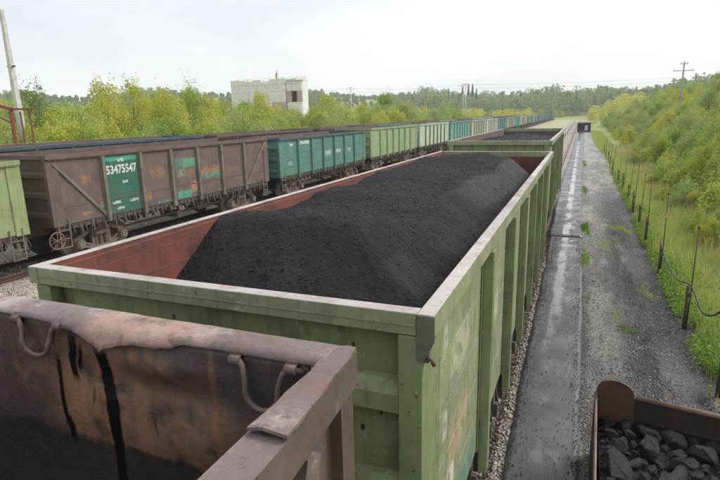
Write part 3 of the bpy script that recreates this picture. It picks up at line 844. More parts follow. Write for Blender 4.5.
# far end wall (its inner face is seen), with dents
nxs, nzs = 150, 90
xs = np.linspace(-1.42, 1.42, nxs); zs = np.linspace(1.32, nz_t - .03, nzs)
XX, ZZ = np.meshgrid(xs, zs, indexing='ij')
def dent(cx, cz, rx, rz, a): return a * np.exp(-((XX - cx) / rx) ** 2 - ((ZZ - cz) / rz) ** 2)
YY = -dent(.49, 3.665, .045, .035, .035) - dent(.75, 3.62, .30, .05, .03) + dent(.75, 3.50, .28, .05, .02) - dent(1.0, 3.35, .25, .12, .02) + fbm(XX * 2.2, ZZ * 2.2, 4) * .03
YY = YY - .10 * sstep((3.22 - ZZ) / .9)                        # lower half leans inward under the dust
idx = np.arange(nxs * nzs).reshape(nxs, nzs)
fcs = np.stack([idx[:-1, :-1], idx[1:, :-1], idx[1:, 1:], idx[:-1, 1:]], -1).reshape(-1, 4)
V1 = np.stack([XX + .0195 * 0, L - .125 + YY, ZZ], -1).reshape(-1, 3)
ob = link('end_wall', np_mesh('end_wall', V1, fcs, [M['nb_inner']], smooth=True), W0)
so = ob.modifiers.new('s', 'SOLIDIFY'); so.thickness = .012; so.offset = -1
# crumpled folded rim sheet along the end
fx = [-1.44, -.5, -.15, .1, .22, .38, .43, .53, .66, .77, .92, 1.05, 1.19, 1.42]
fd = [.0, .0, .0, .002, .003, .022, .034, .040, .040, .026, .004, .004, .004, .004]
fo = [.0, .0, .0, .01, .012, .03, .04, .05, .045, .03, .005, .0, .0, .0]
nxs = 260; xs = np.linspace(-1.43, 1.475, nxs)
dr = np.interp(xs, fx, fd); oo = np.interp(xs, fx, fo)
prof = [(0.0, -.10), (0.0, -.004), (-.012, 0.0), (-.05, .002), (-.10, .0), (-.128, -.006), (-.134, -.018), (-.134, -.026)]
rows = []
for k, (py, pz) in enumerate(prof):
    t = max(0, (k - 3) / (len(prof) - 4))
    jit = fbm(xs * 9 + k * .3, xs * 0 + 3.3 + k * .2, 4) * (.006 + .02 * t * (dr > .01)) + fbm(xs * 60 + k, xs * 0 + 1.3 + k, 3) * .006 * t - .020 * np.exp(-((xs - .535) / .008) ** 2) * (k > 5)
    rows.append(np.stack([xs, L + py - oo * t, nz_t + pz - dr * t * t + jit * (1 if k > 0 else 0) + (.008 * t if k > 3 else 0) * np.sin(xs * 21) * (dr > .01)], -1))
V1 = np.stack(rows, 1).reshape(-1, 3)
idx = np.arange(nxs * len(prof)).reshape(nxs, len(prof))
fcs = np.stack([idx[:-1, :-1], idx[:-1, 1:], idx[1:, 1:], idx[1:, :-1]], -1).reshape(-1, 4)
ob = link('crumpled_rim', np_mesh('crumpled_rim', V1, fcs, [M['nb_rim']], smooth=True), W0)
so = ob.modifiers.new('s', 'SOLIDIFY'); so.thickness = .007; so.offset = -1
for z in (3.2, 2.5, 1.9):
    b = MB(); b.prism([(-.13, -.10), (0, -.05), (0, .05), (-.09, .10)], 'x', -1.36, 1.36); b.build('end_rib', M['nb_side'], W0, loc=(0, L - .0, z - .4 + .2)) if z < 3 else None
# lashing rings
def ring(x0, x1, zt_, zb_, y):
    g = MB(); cx = (x0 + x1) / 2; w_ = (x1 - x0) / 2
    pts = [(x0 - .045, y - .0, zt_ - .012), (x0 - .02, y - .012, zt_ + .004), (x0 + .01, y - .02, zt_ + .004)]
    pts += [(x0 + .030, y - .03, zt_ - .012), (x0 + .038, y - .034, zt_ - .04), (x0 + .045, y - .04, zt_ - .07)]
    for k in range(9):
        a = math.pi * (1 + k / 8.0)
        pts.append((cx + (w_ - .045) * math.cos(a), y - .045, zb_ + .065 + .065 * math.sin(a)))
    pts += [(x1 - .045, y - .04, zt_ - .07), (x1 - .038, y - .034, zt_ - .04), (x1 - .028, y - .03, zt_ - .014), (x1 - .005, y - .02, zt_ + .0), (x1 + .025, y - .012, zt_ - .004), (x1 + .04, y, zt_ - .02)]
    g.tube(pts, .0108, 0, 10)
    rg = g.build('lashing_ring', M['ring'], W0)
    for x in (x0 + .0, x1 - .0):
        q = MB(); q.tube([(x - .024, y - .02, zt_), (x + .018, y - .02, zt_)], .018, 0, 12)
        q.box(x - .024, x + .018, y - .012, y + .01, zt_ - .02, zt_ + .026)
        q.build('ring_bracket', M['ring'], rg)
yl = L - .125
ring(.050 - .0195, .300 - .0195, 3.712, 3.575, yl)
ring(1.165 - .0195, 1.385 - .0195, 3.705, 3.545, yl)
# small coal in near wagon: heap
def heap(name, x0, x1, y0, y1, fz, n1, n2, mat_, rocks=0, rmat=None, rs=(.01, .03), seed=1, xo=0, yo=0):
    xs = np.linspace(x0, x1, n1); ys = np.linspace(y0, y1, n2)
    XX, YY = np.meshgrid(xs, ys, indexing='ij'); ZZ = fz(XX, YY)
    idx = np.arange(n1 * n2).reshape(n1, n2)
    f = np.stack([idx[:-1, :-1], idx[1:, :-1], idx[1:, 1:], idx[:-1, 1:]], -1).reshape(-1, 4)
    V = np.stack([XX, YY, ZZ], -1).reshape(-1, 3)
    mi = None; mats = [mat_]
    if rocks:
        r = np.random.default_rng(seed)
        rx = r.uniform(x0, x1, rocks); ry = r.uniform(y0, y1, rocks)
        rz = fz(rx, ry)
        s = rs[0] * (rs[1] / rs[0]) ** (r.random(rocks) ** 2.2)
        base = np.array([[1, 0, 0], [-1, 0, 0], [0, 1, 0], [0, -1, 0], [0, 0, 1], [0, 0, -1]], float)
        dirs = base[None] * (s[:, None, None]) * r.uniform(.6, 1.15, (rocks, 6, 1))
        dirs += r.uniform(-.3, .3, (rocks, 6, 3)) * s[:, None, None]
        a = r.uniform(0, 2 * np.pi, rocks); ca, sa = np.cos(a), np.sin(a)
        dx = dirs[:, :, 0] * ca[:, None] - dirs[:, :, 1] * sa[:, None]; dy = dirs[:, :, 0] * sa[:, None] + dirs[:, :, 1] * ca[:, None]
        RV = np.stack([dx + rx[:, None], dy + ry[:, None], dirs[:, :, 2] * .8 + rz[:, None] + s[:, None] * .2], -1)
        tri = np.array([[0, 2, 4], [2, 1, 4], [1, 3, 4], [3, 0, 4], [2, 0, 5], [1, 2, 5], [3, 1, 5], [0, 3, 5]])
        RF = (tri[None] + (np.arange(rocks) * 6)[:, None, None]).reshape(-1, 3) + len(V)
        # quads -> split to tris to share one array
        f3 = np.concatenate([f[:, [0, 1, 2]], f[:, [0, 2, 3]]])
        mi = np.concatenate([np.zeros(len(f3)), np.ones(len(RF))])
        V = np.concatenate([V, RV.reshape(-1, 3)]); f = np.concatenate([f3, RF]); mats = [mat_, rmat or mat_]
        me = np_mesh(name, V, f, mats, mat_idx=mi)
        sm = np.concatenate([np.ones(len(f3), bool), np.zeros(len(RF), bool)]); me.polygons.foreach_set('use_smooth', sm)
    else: me = np_mesh(name, V, f, mats, smooth=True)
    return link(name, me, None, (xo, yo, 0))
o = heap('coal_heap', -1.41, 1.41, -9.0, -1.28, lambda x, y: 2.80 + .06 * fbm(x * 2, y * 2, 4) - .22 * sstep((x + .55) / .9) - .1 * sstep((-y - 2) / 2), 60, 120, M['coal'], 6000, M['lump'], (.014, .045), 3)
tag(o, 'small lump coal lying inside the rusty brown wagon at lower left', 'coal', 'loads of coal in the wagons', 'stuff')

# --- main coal heap
def smin(a, b, k):
    h = np.clip(.5 + .5 * (b - a) / k, 0, 1); return b * (1 - h) + a * h - k * h * (1 - h)
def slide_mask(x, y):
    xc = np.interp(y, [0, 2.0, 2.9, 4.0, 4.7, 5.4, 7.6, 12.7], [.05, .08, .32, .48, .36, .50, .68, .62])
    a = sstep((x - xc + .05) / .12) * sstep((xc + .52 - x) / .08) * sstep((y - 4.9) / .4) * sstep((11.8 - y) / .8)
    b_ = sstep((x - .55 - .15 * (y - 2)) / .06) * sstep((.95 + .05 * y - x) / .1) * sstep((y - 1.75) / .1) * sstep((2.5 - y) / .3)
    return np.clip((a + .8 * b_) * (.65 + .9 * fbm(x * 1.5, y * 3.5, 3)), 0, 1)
def coal_main(x, y):
    n = fbm(x * .9, y * .9, 5); n2 = fbm(x * 3.5 + 9, y * 3.5, 4); n3 = fbm(x * 11 + 2, y * 11, 3)
    plat = 3.435 + .11 * n + .05 * n2 + .04 * np.exp(-((y - 9.5) / 3) ** 2) - .045 * sstep((-x - .7) / .7)
    plat = plat + .035 * np.sin(y * 2.1 + x * 1.3) * sstep((y - 3) / 2) + .08 * np.exp(-((y - 2.3) / .35) ** 2) - .07 * np.exp(-((y - 3.5) / .7) ** 2) * (x < .6)
    plat = plat + .05 * fbm(x * 1.4 + 31, y * .8 + 3, 4) * sstep((y - 2.5))
    yc = 2.12 + .10 * np.clip(x + .4, -2, 2) ** 2 + .35 * np.clip(x, 0, 2) - .22 * n
    front = 3.50 - .62 * (yc - y)
    xc = np.interp(y, [0, 2.0, 2.9, 4.0, 4.7, 5.4, 7.6, 12.7], [.05, .08, .32, .48, .36, .50, .68, .62]) + .12 * n
    face = 3.52 - .80 * (x - xc)
    rubble = 3.04 + .10 * n2 + .10 * n - .08 * (x - 1.1)
    right = np.where(y > 3.2, -smin(-face, -(rubble - 2.5 * np.maximum(0, 3.9 - y)), .05), face + .12 * (x - xc))
    farp = 3.48 - .55 * (y - (12.4 - 2.0 * np.clip(x + .15, 0, 2)))
    h = smin(smin(smin(plat, front, .045), right, .05), farp, .10)
    # broken edges / small slips
    sl = sstep((plat - h) / .25)
    sm_ = slide_mask(x, y)
    h = h + (.05 * n2 + .022 * n3) * (.5 + .5 * sl) * (1 - .9 * sm_) - .05 * sl * np.maximum(0, fbm(x * 2.2 + 4, y * 1.1 + 7, 3)) * 1.5
    return h + (1 - .8 * sm_) * (.016 * fbm(x * 26, y * 26, 3) + .009 * fbm(x * 70 + 5, y * 70, 2)) + sm_ * .006 * fbm(x * 2, y * 22, 2)
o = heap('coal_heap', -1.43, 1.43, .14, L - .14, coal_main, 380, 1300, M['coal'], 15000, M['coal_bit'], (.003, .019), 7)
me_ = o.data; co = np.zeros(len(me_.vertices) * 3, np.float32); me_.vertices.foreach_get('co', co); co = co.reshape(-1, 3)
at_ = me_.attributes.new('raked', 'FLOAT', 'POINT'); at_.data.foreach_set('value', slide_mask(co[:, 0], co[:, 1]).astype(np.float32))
tag(o, 'heap of fine black coal rising above the rim of the centre green wagon', 'coal', 'loads of coal in the wagons', 'stuff')
o = heap('coal_heap', -1.43, 1.43, .14, L - .14, lambda x, y: 3.40 + .22 * np.exp(-((y - 6.5) / 4.2) ** 2) - .10 * np.abs(x) ** 1.5 - .5 * sstep((y - 10) / 3) + .12 * fbm(x * 1.5, y * 1.5, 5), 80, 300, M['coal'], 4000, M['coal_bit'], (.01, .04), 9, -.11, 14.096)
tag(o, 'lower heap of black coal inside the second green wagon', 'coal', 'loads of coal in the wagons', 'stuff')

# --- left front train
def text(s, size, loc, rot, matn, parent, name='number_lettering'):
    c = bpy.data.curves.new(name, 'FONT'); c.body = s; c.size = size; c.offset = size * .03; c.resolution_u = 2
    t = bpy.data.objects.new(name, c); sc.collection.objects.link(t)
    dg = bpy.context.evaluated_depsgraph_get(); me = bpy.data.meshes.new_from_object(t.evaluated_get(dg)); bpy.data.objects.remove(t)
    me.materials.clear(); me.materials.append(matn)
    return link(name, me, parent, loc, rot)
TR = (math.pi / 2, 0, math.pi / 2)
XL = -14.52; Y0 = 8.89
seq = [('lime', 3.50), ('brown', 3.56), ('teal', 3.46), ('lgreen', 3.60), ('mint', 3.60), ('sea', 3.58), ('cream', 3.55), ('white', 3.55), ('blue', 3.52), ('cream', 3.52), ('sea', 3.52)]
rest = ['white', 'cream', 'sea', 'mint', 'blue', 'sea', 'cream', 'blue', 'teal', 'blue', 'slate', 'blue', 'sea', 'blue']
desc = {'lime': 'light green gondola wagon cut by the left edge of the photo', 'brown': 'brown rust-worn gondola wagon numbered 53475547 on a green panel',
        'teal': 'teal gondola wagon coupled right behind the brown numbered wagon', 'lgreen': 'light green ribbed gondola wagon between the teal and the whitish green one',
        'mint': 'whitish green gondola wagon next after the light green one', 'sea': 'blue-green gondola wagon just above the end of the second coal wagon',
        'cream': 'cream gondola wagon next after the blue-green one'}
ordn = ['eighth', 'ninth', 'tenth', 'eleventh', 'twelfth', 'thirteenth', 'fourteenth', 'fifteenth', 'sixteenth', 'seventeenth', 'eighteenth', 'nineteenth', 'twentieth', 'twenty-first', 'twenty-second', 'twenty-third', 'twenty-fourth', 'last']
cname = {'white': 'off-white', 'cream': 'cream', 'sea': 'blue-green', 'mint': 'pale green', 'blue': 'blue', 'teal': 'teal', 'slate': 'dark blue-grey'}
for i in range(25):
    if i < len(seq): k, zt = seq[i]
    else: k, zt = rest[(i - len(seq)) % len(rest)], 3.52
    if i < 7: lab = desc[k]
    else: lab = 'distant %s gondola wagon, %s from the left in the front train' % (cname[k], ordn[min(i - 7, 17)])
    y = Y0 + 13.92 * (i - 1) + (.35 if i == 0 else 0)
    kw = dict(detail=2 if i < 5 else (1 if i < 8 else 0))
    if k == 'brown' and i == 1:
        t, ps = wagon(y, XL, zt, M['brown'], lab, GL, side=M['brown_side'], postm=M['rail_olive'], beam=M['brown'], cap=M['brown'], diag=True, **kw)
        b = MB(); b.box(1.4755, 1.487, .42, L - .42, 1.86, 1.90); b.build('weld_strip', M['brown'], t)
        text('53475547', .345, (1.482, 2.28, 2.74), TR, M['letter'], t).scale = (1, 1.2, 1)
        b = MB()
        n = 20; rr = .27; c0 = Vector((1.46, -.02, .93))
        pts = [(1.50, .02 + rr * math.cos(2 * math.pi * q / n), .86 + rr * math.sin(2 * math.pi * q / n)) for q in range(n + 1)]
        b.tube(pts, .020, 0, 8, False)
        for q in range(3):
            a = q * math.pi / 3 + .3; b.tube([(1.50, .02 + rr * math.cos(a), .86 + rr * math.sin(a)), (1.50, .02 - rr * math.cos(a), .86 - rr * math.sin(a))], .013, 0, 6)
        b.tube([(1.2, .02, .86), (1.52, .02, .86)], .03, 0, 8)
        b.build('brake_wheel', M['box_rim'], t)
    else:
        t, ps = wagon(y, XL, zt, M[k], lab, GL, side=M['teal_side'] if i == 2 else None, grooves=GR if k in ('teal', 'lgreen', 'mint') else (), cap=M['brown'], beam=M['slate'] if k == 'teal' else None,
                      postm=M['rail_olive'] if k in ('mint', 'white', 'cream') else None, **kw)
# --- left rear train
XB = -19.8
seqb = ['slate', 'slate', 'brown', 'brown', 'teal', 'brown', 'lgreen', 'brown', 'mint', 'cream', 'brown', 'slate', 'brown', 'sea', 'cream', 'brown']
for i, k in enumerate(seqb):
    nm = {'slate': 'dark blue-grey', 'brown': 'brown', 'teal': 'teal', 'lgreen': 'light green', 'mint': 'pale green', 'cream': 'cream', 'sea': 'blue-green'}[k]
    wagon(-3.5 + 13.92 * i, XB, 3.66 if i < 2 else 3.6, M[k], '%s gondola wagon showing only its rim, %s from the left in rear train' % (nm, (['first', 'second', 'third', 'fourth', 'fifth', 'sixth', 'seventh'] + ordn)[i]), GB, cap=M['brown'] if k == 'brown' else None, detail=0)

# ------------------------------------------------------------------ belt walkway
def belt_mat():
    m, nt, b = base_mat('wet_rubber_belt')
    tcn = N(nt, 'ShaderNodeTexCoord'); v = tcn.outputs['Object']
    sp = N(nt, 'ShaderNodeSeparateXYZ'); nt.links.new(v, sp.inputs[0])
    col = mixc(nt, noise_fac(nt, v, 1.6, .35, .65, 8), (0.062, 0.062, 0.067), (0.115, 0.113, 0.120))
    col = mixc(nt, math_(nt, 'MULTIPLY', noise_fac(nt, v, 3.0, .55, .7, 7, stretch=(2, .5, 1)), .5), col, (0.20, 0.18, 0.165))
    nzp = N(nt, 'ShaderNodeTexNoise', Scale=1.6, Detail=6.0); nt.links.new(v, nzp.inputs['Vector'])
    wob = math_(nt, 'MULTIPLY', math_(nt, 'SUBTRACT', nzp.outputs['Fac'], .5), .30)
    tri = math_(nt, 'MULTIPLY', math_(nt, 'PINGPONG', math_(nt, 'ADD', sp.outputs[1], wob), .17), .26)
    xr = math_(nt, 'ADD', math_(nt, 'ADD', sp.outputs[0], wob), tri)
    pud = noise_fac(nt, v, .9, .42, .52, 6, stretch=(1.2, .5, 1), rough=.5)
    pud2 = noise_fac(nt, v, 1.5, .59, .63, 4, stretch=(1.4, .9, 1), rough=.5)
    far = band(nt, sp.outputs[1], 7.2, 400, .8)
    lft = N(nt, 'ShaderNodeMapRange'); lft.inputs[1].default_value = 1.76; lft.inputs[2].default_value = 1.84; nt.links.new(math_(nt, 'ADD', sp.outputs[0], math_(nt, 'MULTIPLY', wob, .35)), lft.inputs[0])
    rgt = N(nt, 'ShaderNodeMapRange'); rgt.inputs[1].default_value = 2.10; rgt.inputs[2].default_value = 2.03; nt.links.new(xr, rgt.inputs[0])
    wetm = math_(nt, 'MULTIPLY', math_(nt, 'MULTIPLY', math_(nt, 'MULTIPLY', lft.outputs[0], rgt.outputs[0]), pud), far)
    wetm = math_(nt, 'MULTIPLY', wetm, .75)
    wetm = math_(nt, 'ADD', wetm, math_(nt, 'MULTIPLY', math_(nt, 'MULTIPLY', pud2, .55), band(nt, xr, 1.85, 2.25, .03)), clamp=True)
    damp = noise_fac(nt, v, .8, .4, .6, 4)
    rr = mixc(nt, damp, (.50, .50, .50), (.24, .24, .24))
    rr = mixc(nt, wetm, rr, (.10, .10, .10))
    nt.links.new(mixc(nt, wetm, col, (0.10, 0.105, 0.11)), b.inputs['Base Color'])
    nt.links.new(rr, b.inputs['Roughness'])
    nt.links.new(math_(nt, 'MULTIPLY', wetm, 1.0), b.inputs['Coat Weight'])
    b.inputs['Coat Roughness'].default_value = .02
    bn = N(nt, 'ShaderNodeBump', Distance=.01)
    nb = N(nt, 'ShaderNodeTexNoise', Scale=30.0, Detail=6.0); nt.links.new(v, nb.inputs['Vector'])
    nt.links.new(math_(nt, 'MULTIPLY', math_(nt, 'SUBTRACT', 1.0, wetm), .35), bn.inputs['Strength'])
    nt.links.new(nb.outputs['Fac'], bn.inputs['Height']); nt.links.new(bn.outputs[0], b.inputs['Normal'])
    return m
BM = belt_mat()
segs = [(-8, 18.2), (17.9, 44.5), (44.1, 78), (77.5, 104), (103.5, 124)]
for i, (ya, yb) in enumerate(segs):
    n = max(14, int((yb - ya) / .4)); nxn = 14
    ys = np.linspace(ya, yb, n); us = np.linspace(0, 1, nxn)
    xl = np.interp(ys, [-8, 3.4, 10.5, 19, 37, 60, 100, 141], [1.62, 1.54, 1.45, 1.36, 1.30, 1.38, 1.5, 1.74]) + fbm(ys * .8, ys * 0 + i, 3) * .10 + (.04 if i % 2 == 0 else -.02)
    xr = np.interp(ys, [-8, 3.8, 10.8, 37, 112], [2.45, 2.47, 2.50, 2.42, 2.75]) + fbm(ys * .6 + 40, ys * 0 + i, 3) * .07
    XX = xl[None] * (1 - us[:, None]) + xr[None] * us[:, None]; YY = np.broadcast_to(ys[None], XX.shape)
    ZZ = np.full_like(XX, .012) + .014 * (i % 2) * 1.0 + fbm(XX * 1.5, YY * 1.2, 3) * .02 + .006 * sstep((np.abs(us[:, None] - .5) - .42) / .08) * np.maximum(0, fbm(ys * .9, ys * 0 + 8, 2))[None] * 2
    endlift = .008 * np.exp(-((YY - ya) / .15) ** 2) * (i > 0); ZZ = ZZ + endlift
    idx = np.arange(XX.size).reshape(XX.shape)
    f = np.stack([idx[:-1, :-1], idx[1:, :-1], idx[1:, 1:], idx[:-1, 1:]], -1).reshape(-1, 4)
    o = link('belt_sheet', np_mesh('belt_sheet', np.stack([XX, YY, ZZ], -1).reshape(-1, 3), f, [BM], smooth=True))
    so = o.modifiers.new('s', 'SOLIDIFY'); so.thickness = .012; so.offset = -1
    tag(o, ['nearest length of wet black rubber belting laid as a walkway', 'second length of belting, beside the second coal wagon', 'third length of belting far down the walkway', 'fourth length of belting far down the walkway', 'farthest belt length ending at the small shelter'][i], 'rubber belt', 'lengths of belting forming the walkway')

# ------------------------------------------------------------------ gravel & coal crumbs
def stones(name, n, xr, yr, size, mats, seed, label, wt=None):
    r = np.random.default_rng(seed)
    x = r.uniform(*xr, n); y = yr[0] + (yr[1] - yr[0]) * r.random(n) ** 1.6
    if wt is not None:
        k = r.random(n) < wt(x, y); x = x[k]; y = y[k]; n = len(x)
    s = size[0] * (size[1] / size[0]) ** (r.random(n) ** 1.8) * (1 + y * .02)
    z = ground_z(x, y) + s * .25
    base = np.array([[1, 0, 0], [-1, 0, 0], [0, 1, 0], [0, -1, 0], [0, 0, 1], [0, 0, -1]], float)
    d = base[None] * s[:, None, None] * r.uniform(.6, 1.2, (n, 6, 1)) + r.uniform(-.35, .35, (n, 6, 3)) * s[:, None, None]
    a = r.uniform(0, 6.28, n); ca, sa = np.cos(a)[:, None], np.sin(a)[:, None]
    V = np.stack([d[:, :, 0] * ca - d[:, :, 1] * sa + x[:, None], d[:, :, 0] * sa + d[:, :, 1] * ca + y[:, None], d[:, :, 2] * .7 + z[:, None]], -1)
    tri = np.array([[0, 2, 4], [2, 1, 4], [1, 3, 4], [3, 0, 4], [2, 0, 5], [1, 2, 5], [3, 1, 5], [0, 3, 5]])
    F = (tri[None] + (np.arange(n) * 6)[:, None, None]).reshape(-1, 3)
    o = link(name, np_mesh(name, V.reshape(-1, 3), F, mats)); tag(o, label, None, None, 'stuff'); return o
M['stone'] = leafmat('pale_gravel_stones', [(0.16, 0.15, 0.14), (0.32, 0.30, 0.28), (0.50, 0.47, 0.44), (0.24, 0.23, 0.215)], 0, .85)
M['stone_tan'] = leafmat('tan_ballast_stones', [(0.22, 0.185, 0.155), (0.42, 0.37, 0.31), (0.60, 0.53, 0.45)], 0, .85)
M['crumb'] = leafmat('coal_crumbs', [(0.02, 0.02, 0.022), (0.045, 0.045, 0.048), (0.07, 0.07, 0.075)], 0, .6)
stones('gravel', 90000, (2.4, 4.9), (2.5, 60), (.005, .018), [M['stone']], 1, 'pale gravel scattered on the path between belt and fence', lambda x, y: (1 - sstep((y - 30) / 28)) * .25 + (1 - sstep((y - 30) / 28)) * .75 * (fbm(x * 1.2, y * .4, 3) > .04) * (1 - .75 * (x > 3.55 + .8 * fbm(y * .5, x * 0, 2)) * (y > 8.5) * (y < 24)))
stones('coal_crumbs', 26000, (2.4, 4.9), (2.5, 30), (.004, .018), [M['crumb']], 2, 'coal crumbs spilt over the gravel path', lambda x, y: (1 - sstep((y - 9) / 19)) * (.2 + .8 * (fbm(x * 1.2 + 7, y * .4, 3) > .0)))
stones('ballast', 26000, (.85, 1.75), (-1, 24), (.012, .035), [M['stone_tan'], ], 3, 'ballast stones between the coal wagons and the belt')
stones('ballast', 30000, (-17.5, -9.5), (3, 45), (.02, .05), [M['stone_tan']], 4, 'pale ballast stones along the left tracks')

rgb = np.random.default_rng(9)
def on_belt(n, seed):
    r = np.random.default_rng(seed); y = 2.5 + 22 * r.random(n) ** 1.5; e = r.random(n)
    x = np.where(e < .45, 1.55 + np.abs(r.normal(0, .10, n)), np.where(e < .8, 2.46 - np.abs(r.normal(0, .08, n)), r.uniform(1.5, 2.45, n)))
    s_ = .003 * 5 ** (r.random(n) ** 2); base = np.array([[1, 0, 0], [-1, 0, 0], [0, 1, 0], [0, -1, 0], [0, 0, 1], [0, 0, -1]], float)
    d = base[None] * s_[:, None, None] * r.uniform(.6, 1.2, (n, 6, 1)) + r.uniform(-.35, .35, (n, 6, 3)) * s_[:, None, None]
    V = d + np.stack([x, y, .020 + s_ * .3], -1)[:, None, :]
    tri = np.array([[0, 2, 4], [2, 1, 4], [1, 3, 4], [3, 0, 4], [2, 0, 5], [1, 2, 5], [3, 1, 5], [0, 3, 5]])
    F = (tri[None] + (np.arange(n) * 6)[:, None, None]).reshape(-1, 3)
    tag(link('coal_grit', np_mesh('coal_grit', V.reshape(-1, 3), F, [M['crumb']])), 'coal grit lying on the wet rubber belting', None, None, 'stuff')
on_belt(7000, 14)
# ------------------------------------------------------------------ coal box lower right
BX = empty('coal_box', (2.6, 3.6, 0)); tag(BX, 'rusty steel box full of lump coal in the lower right corner', 'steel box')
ZT = .95
def bl(p): return (p[0] - 2.6, p[1] - 3.6, p[2])
A = Vector((2.63, 4.42, ZT)); Bp = Vector((4.9, 4.08, ZT)); D = Vector((2.55, 1.6, ZT)); C2 = Vector((4.85, 1.3, ZT))
def wallq(p, q, th, z0, z1, name, mat_, rim=None, inward=1):
    p = Vector(p); q = Vector(q); d = (q - p).normalized(); n = Vector((-d.y, d.x, 0)) * th * inward
    b = MB()
    vs = [(p.x, p.y, z0), (q.x, q.y, z0), (q.x + n.x, q.y + n.y, z0), (p.x + n.x, p.y + n.y, z0)]
    vs += [(a[0], a[1], z1) for a in vs]
    vs = [bl(v) for v in vs]
    b.add(vs, [(0, 3, 2, 1), (4, 5, 6, 7), (0, 1, 5, 4), (1, 2, 6, 5), (2, 3, 7, 6), (3, 0, 4, 7)])
    o = b.build(name, mat_, BX); bevel(o, .004, 2)
    return o
P1 = Vector((3.10, 4.35, 0))
wallq(A, Bp, .03, .02, ZT - .02, 'back_wall', M['box'])
wallq(A, D, .02, .02, ZT - .03, 'side_wall', M['box'], inward=-1)
wallq(Bp, C2, .02, .02, ZT - .03, 'side_wall', M['box'])
wallq(D, C2, .02, .02, ZT - .03, 'front_wall', M['box'], inward=-1)
b = MB(); b.add([bl((A.x, A.y, .05)), bl((Bp.x, Bp.y, .05)), bl((C2.x, C2.y, .05)), bl((D.x, D.y, .05))], [(0, 1, 2, 3)]); b.build('floor', M['box'], BX)
dv = (Bp - A).normalized(); nv = Vector((-dv.y, dv.x, 0))
b = MB(); pa = A + dv * .46; b.tube([bl(pa + nv * .015 + Vector((0, 0, -.012))), bl(Bp + nv * .015 + Vector((0, 0, -.012)))], .034, 0, 12); b.build('rim_tube', M['box_rim'], BX)
b = MB(); b.tube([bl(A + Vector((0, 0, -.04))), bl(D + Vector((0, 0, -.04)))], .014, 0, 8); b.build('rim_rod', M['box_rim'], BX)
# rounded lug plate
poly = []
for k in range(13):
    a = math.pi - math.pi * k / 12 * 1.0
    poly.append((.225 + .225 * math.cos(a), .0 + .22 * max(0, math.sin(a)) ** .75))
poly = [(0, -.36)] + poly + [(.46, -.36)]
vs = []
for s in (-.03, .0):
    for (u, zz) in poly:
        pt = A + dv * u + nv * s; vs.append(bl((pt.x, pt.y, ZT - .03 + zz)))
n = len(poly)
b = MB(); b.add(vs, [tuple(range(n)), tuple(range(n, 2 * n))[::-1]] + [(i, i + n, (i + 1) % n + n, (i + 1) % n) for i in range(n)])
bevel(b.build('lug_plate', M['box_lug'], BX), .006, 2)
b = MB(); q0 = A + dv * .46 - nv * .012; q1 = Bp - nv * .012; b.bar(bl(q0 - Vector((0, 0, .30))), bl(q1 - Vector((0, 0, .30))), .03, .02, 0, (0, 0, 1)); b.build('inner_ledge', M['box'], BX)

# lumps
import bmesh
lump_meshes = []
for k in range(9):
    bm = bmesh.new(); rr = random.Random(k + 40)
    for q in range(15):
        v = Vector((rr.gauss(0, 1), rr.gauss(0, 1), rr.gauss(0, 1))).normalized()
        v = Vector((v.x * rr.uniform(.75, 1.1), v.y * rr.uniform(.55, .9), v.z * rr.uniform(.5, .75)))
        bm.verts.new(v)
    bmesh.ops.convex_hull(bm, input=bm.verts)
    bmesh.ops.delete(bm, geom=[v for v in bm.verts if not v.link_faces], context='VERTS')
    bmesh.ops.bevel(bm, geom=bm.edges[:], offset=.05, segments=1, affect='EDGES')
    bmesh.ops.triangulate(bm, faces=bm.faces[:])
    bmesh.ops.subdivide_edges(bm, edges=bm.edges[:], cuts=1)
    for v in bm.verts: v.co += v.co.normalized() * rr.uniform(-.03, .03)
    me = bpy.data.meshes.new('coal_lump'); bm.to_mesh(me); bm.free(); me.materials.append(M['lump']); lump_meshes.append(me)
rr = random.Random(77)
placed = []
big = []
for (r0, r1, cnt) in ((.17, .23, 14), (.10, .14, 60), (.05, .08, 110)):
    c = 0; tries = 0
    while c < cnt and tries < 5000:
        tries += 1
        s = rr.uniform(r0, r1); u = rr.uniform(.03, 1.9); v = rr.uniform(.05, 2.3)
        p = A + dv * u + (D - A).normalized() * v
        if p.x - A.x < s * .8 + .02 or v < s * .8: continue
        if any((p.x - a) ** 2 + (p.y - b_) ** 2 < ((s + q) * .72) ** 2 for a, b_, q in placed): continue
        placed.append((p.x, p.y, s)); c += 1
        big.append((p.x, p.y, s))
for i, (x, y, s) in enumerate(big):
    o = link('coal_lump', lump_meshes[i % 9], None, (x, y, .56 + s * .20 + rr.uniform(0, .05)), (rr.uniform(0, 6), rr.uniform(-.5, .5), rr.uniform(0, 6)), s)
    tag(o, 'angular grey-black lump of coal lying in the rusty steel box', 'coal lump', 'coal lumps in the rusty steel box')
hp = heap('coal_dust', 2.66, 4.8, 1.7, 4.05, lambda x, y: .56 + .10 * fbm(x * 4, y * 4, 4), 60, 60, M['coal'], 2500, M['coal_bit'], (.01, .03), 5)
tag(hp, 'fine coal filling the gaps between lumps in the steel box', 'coal', None, 'stuff')

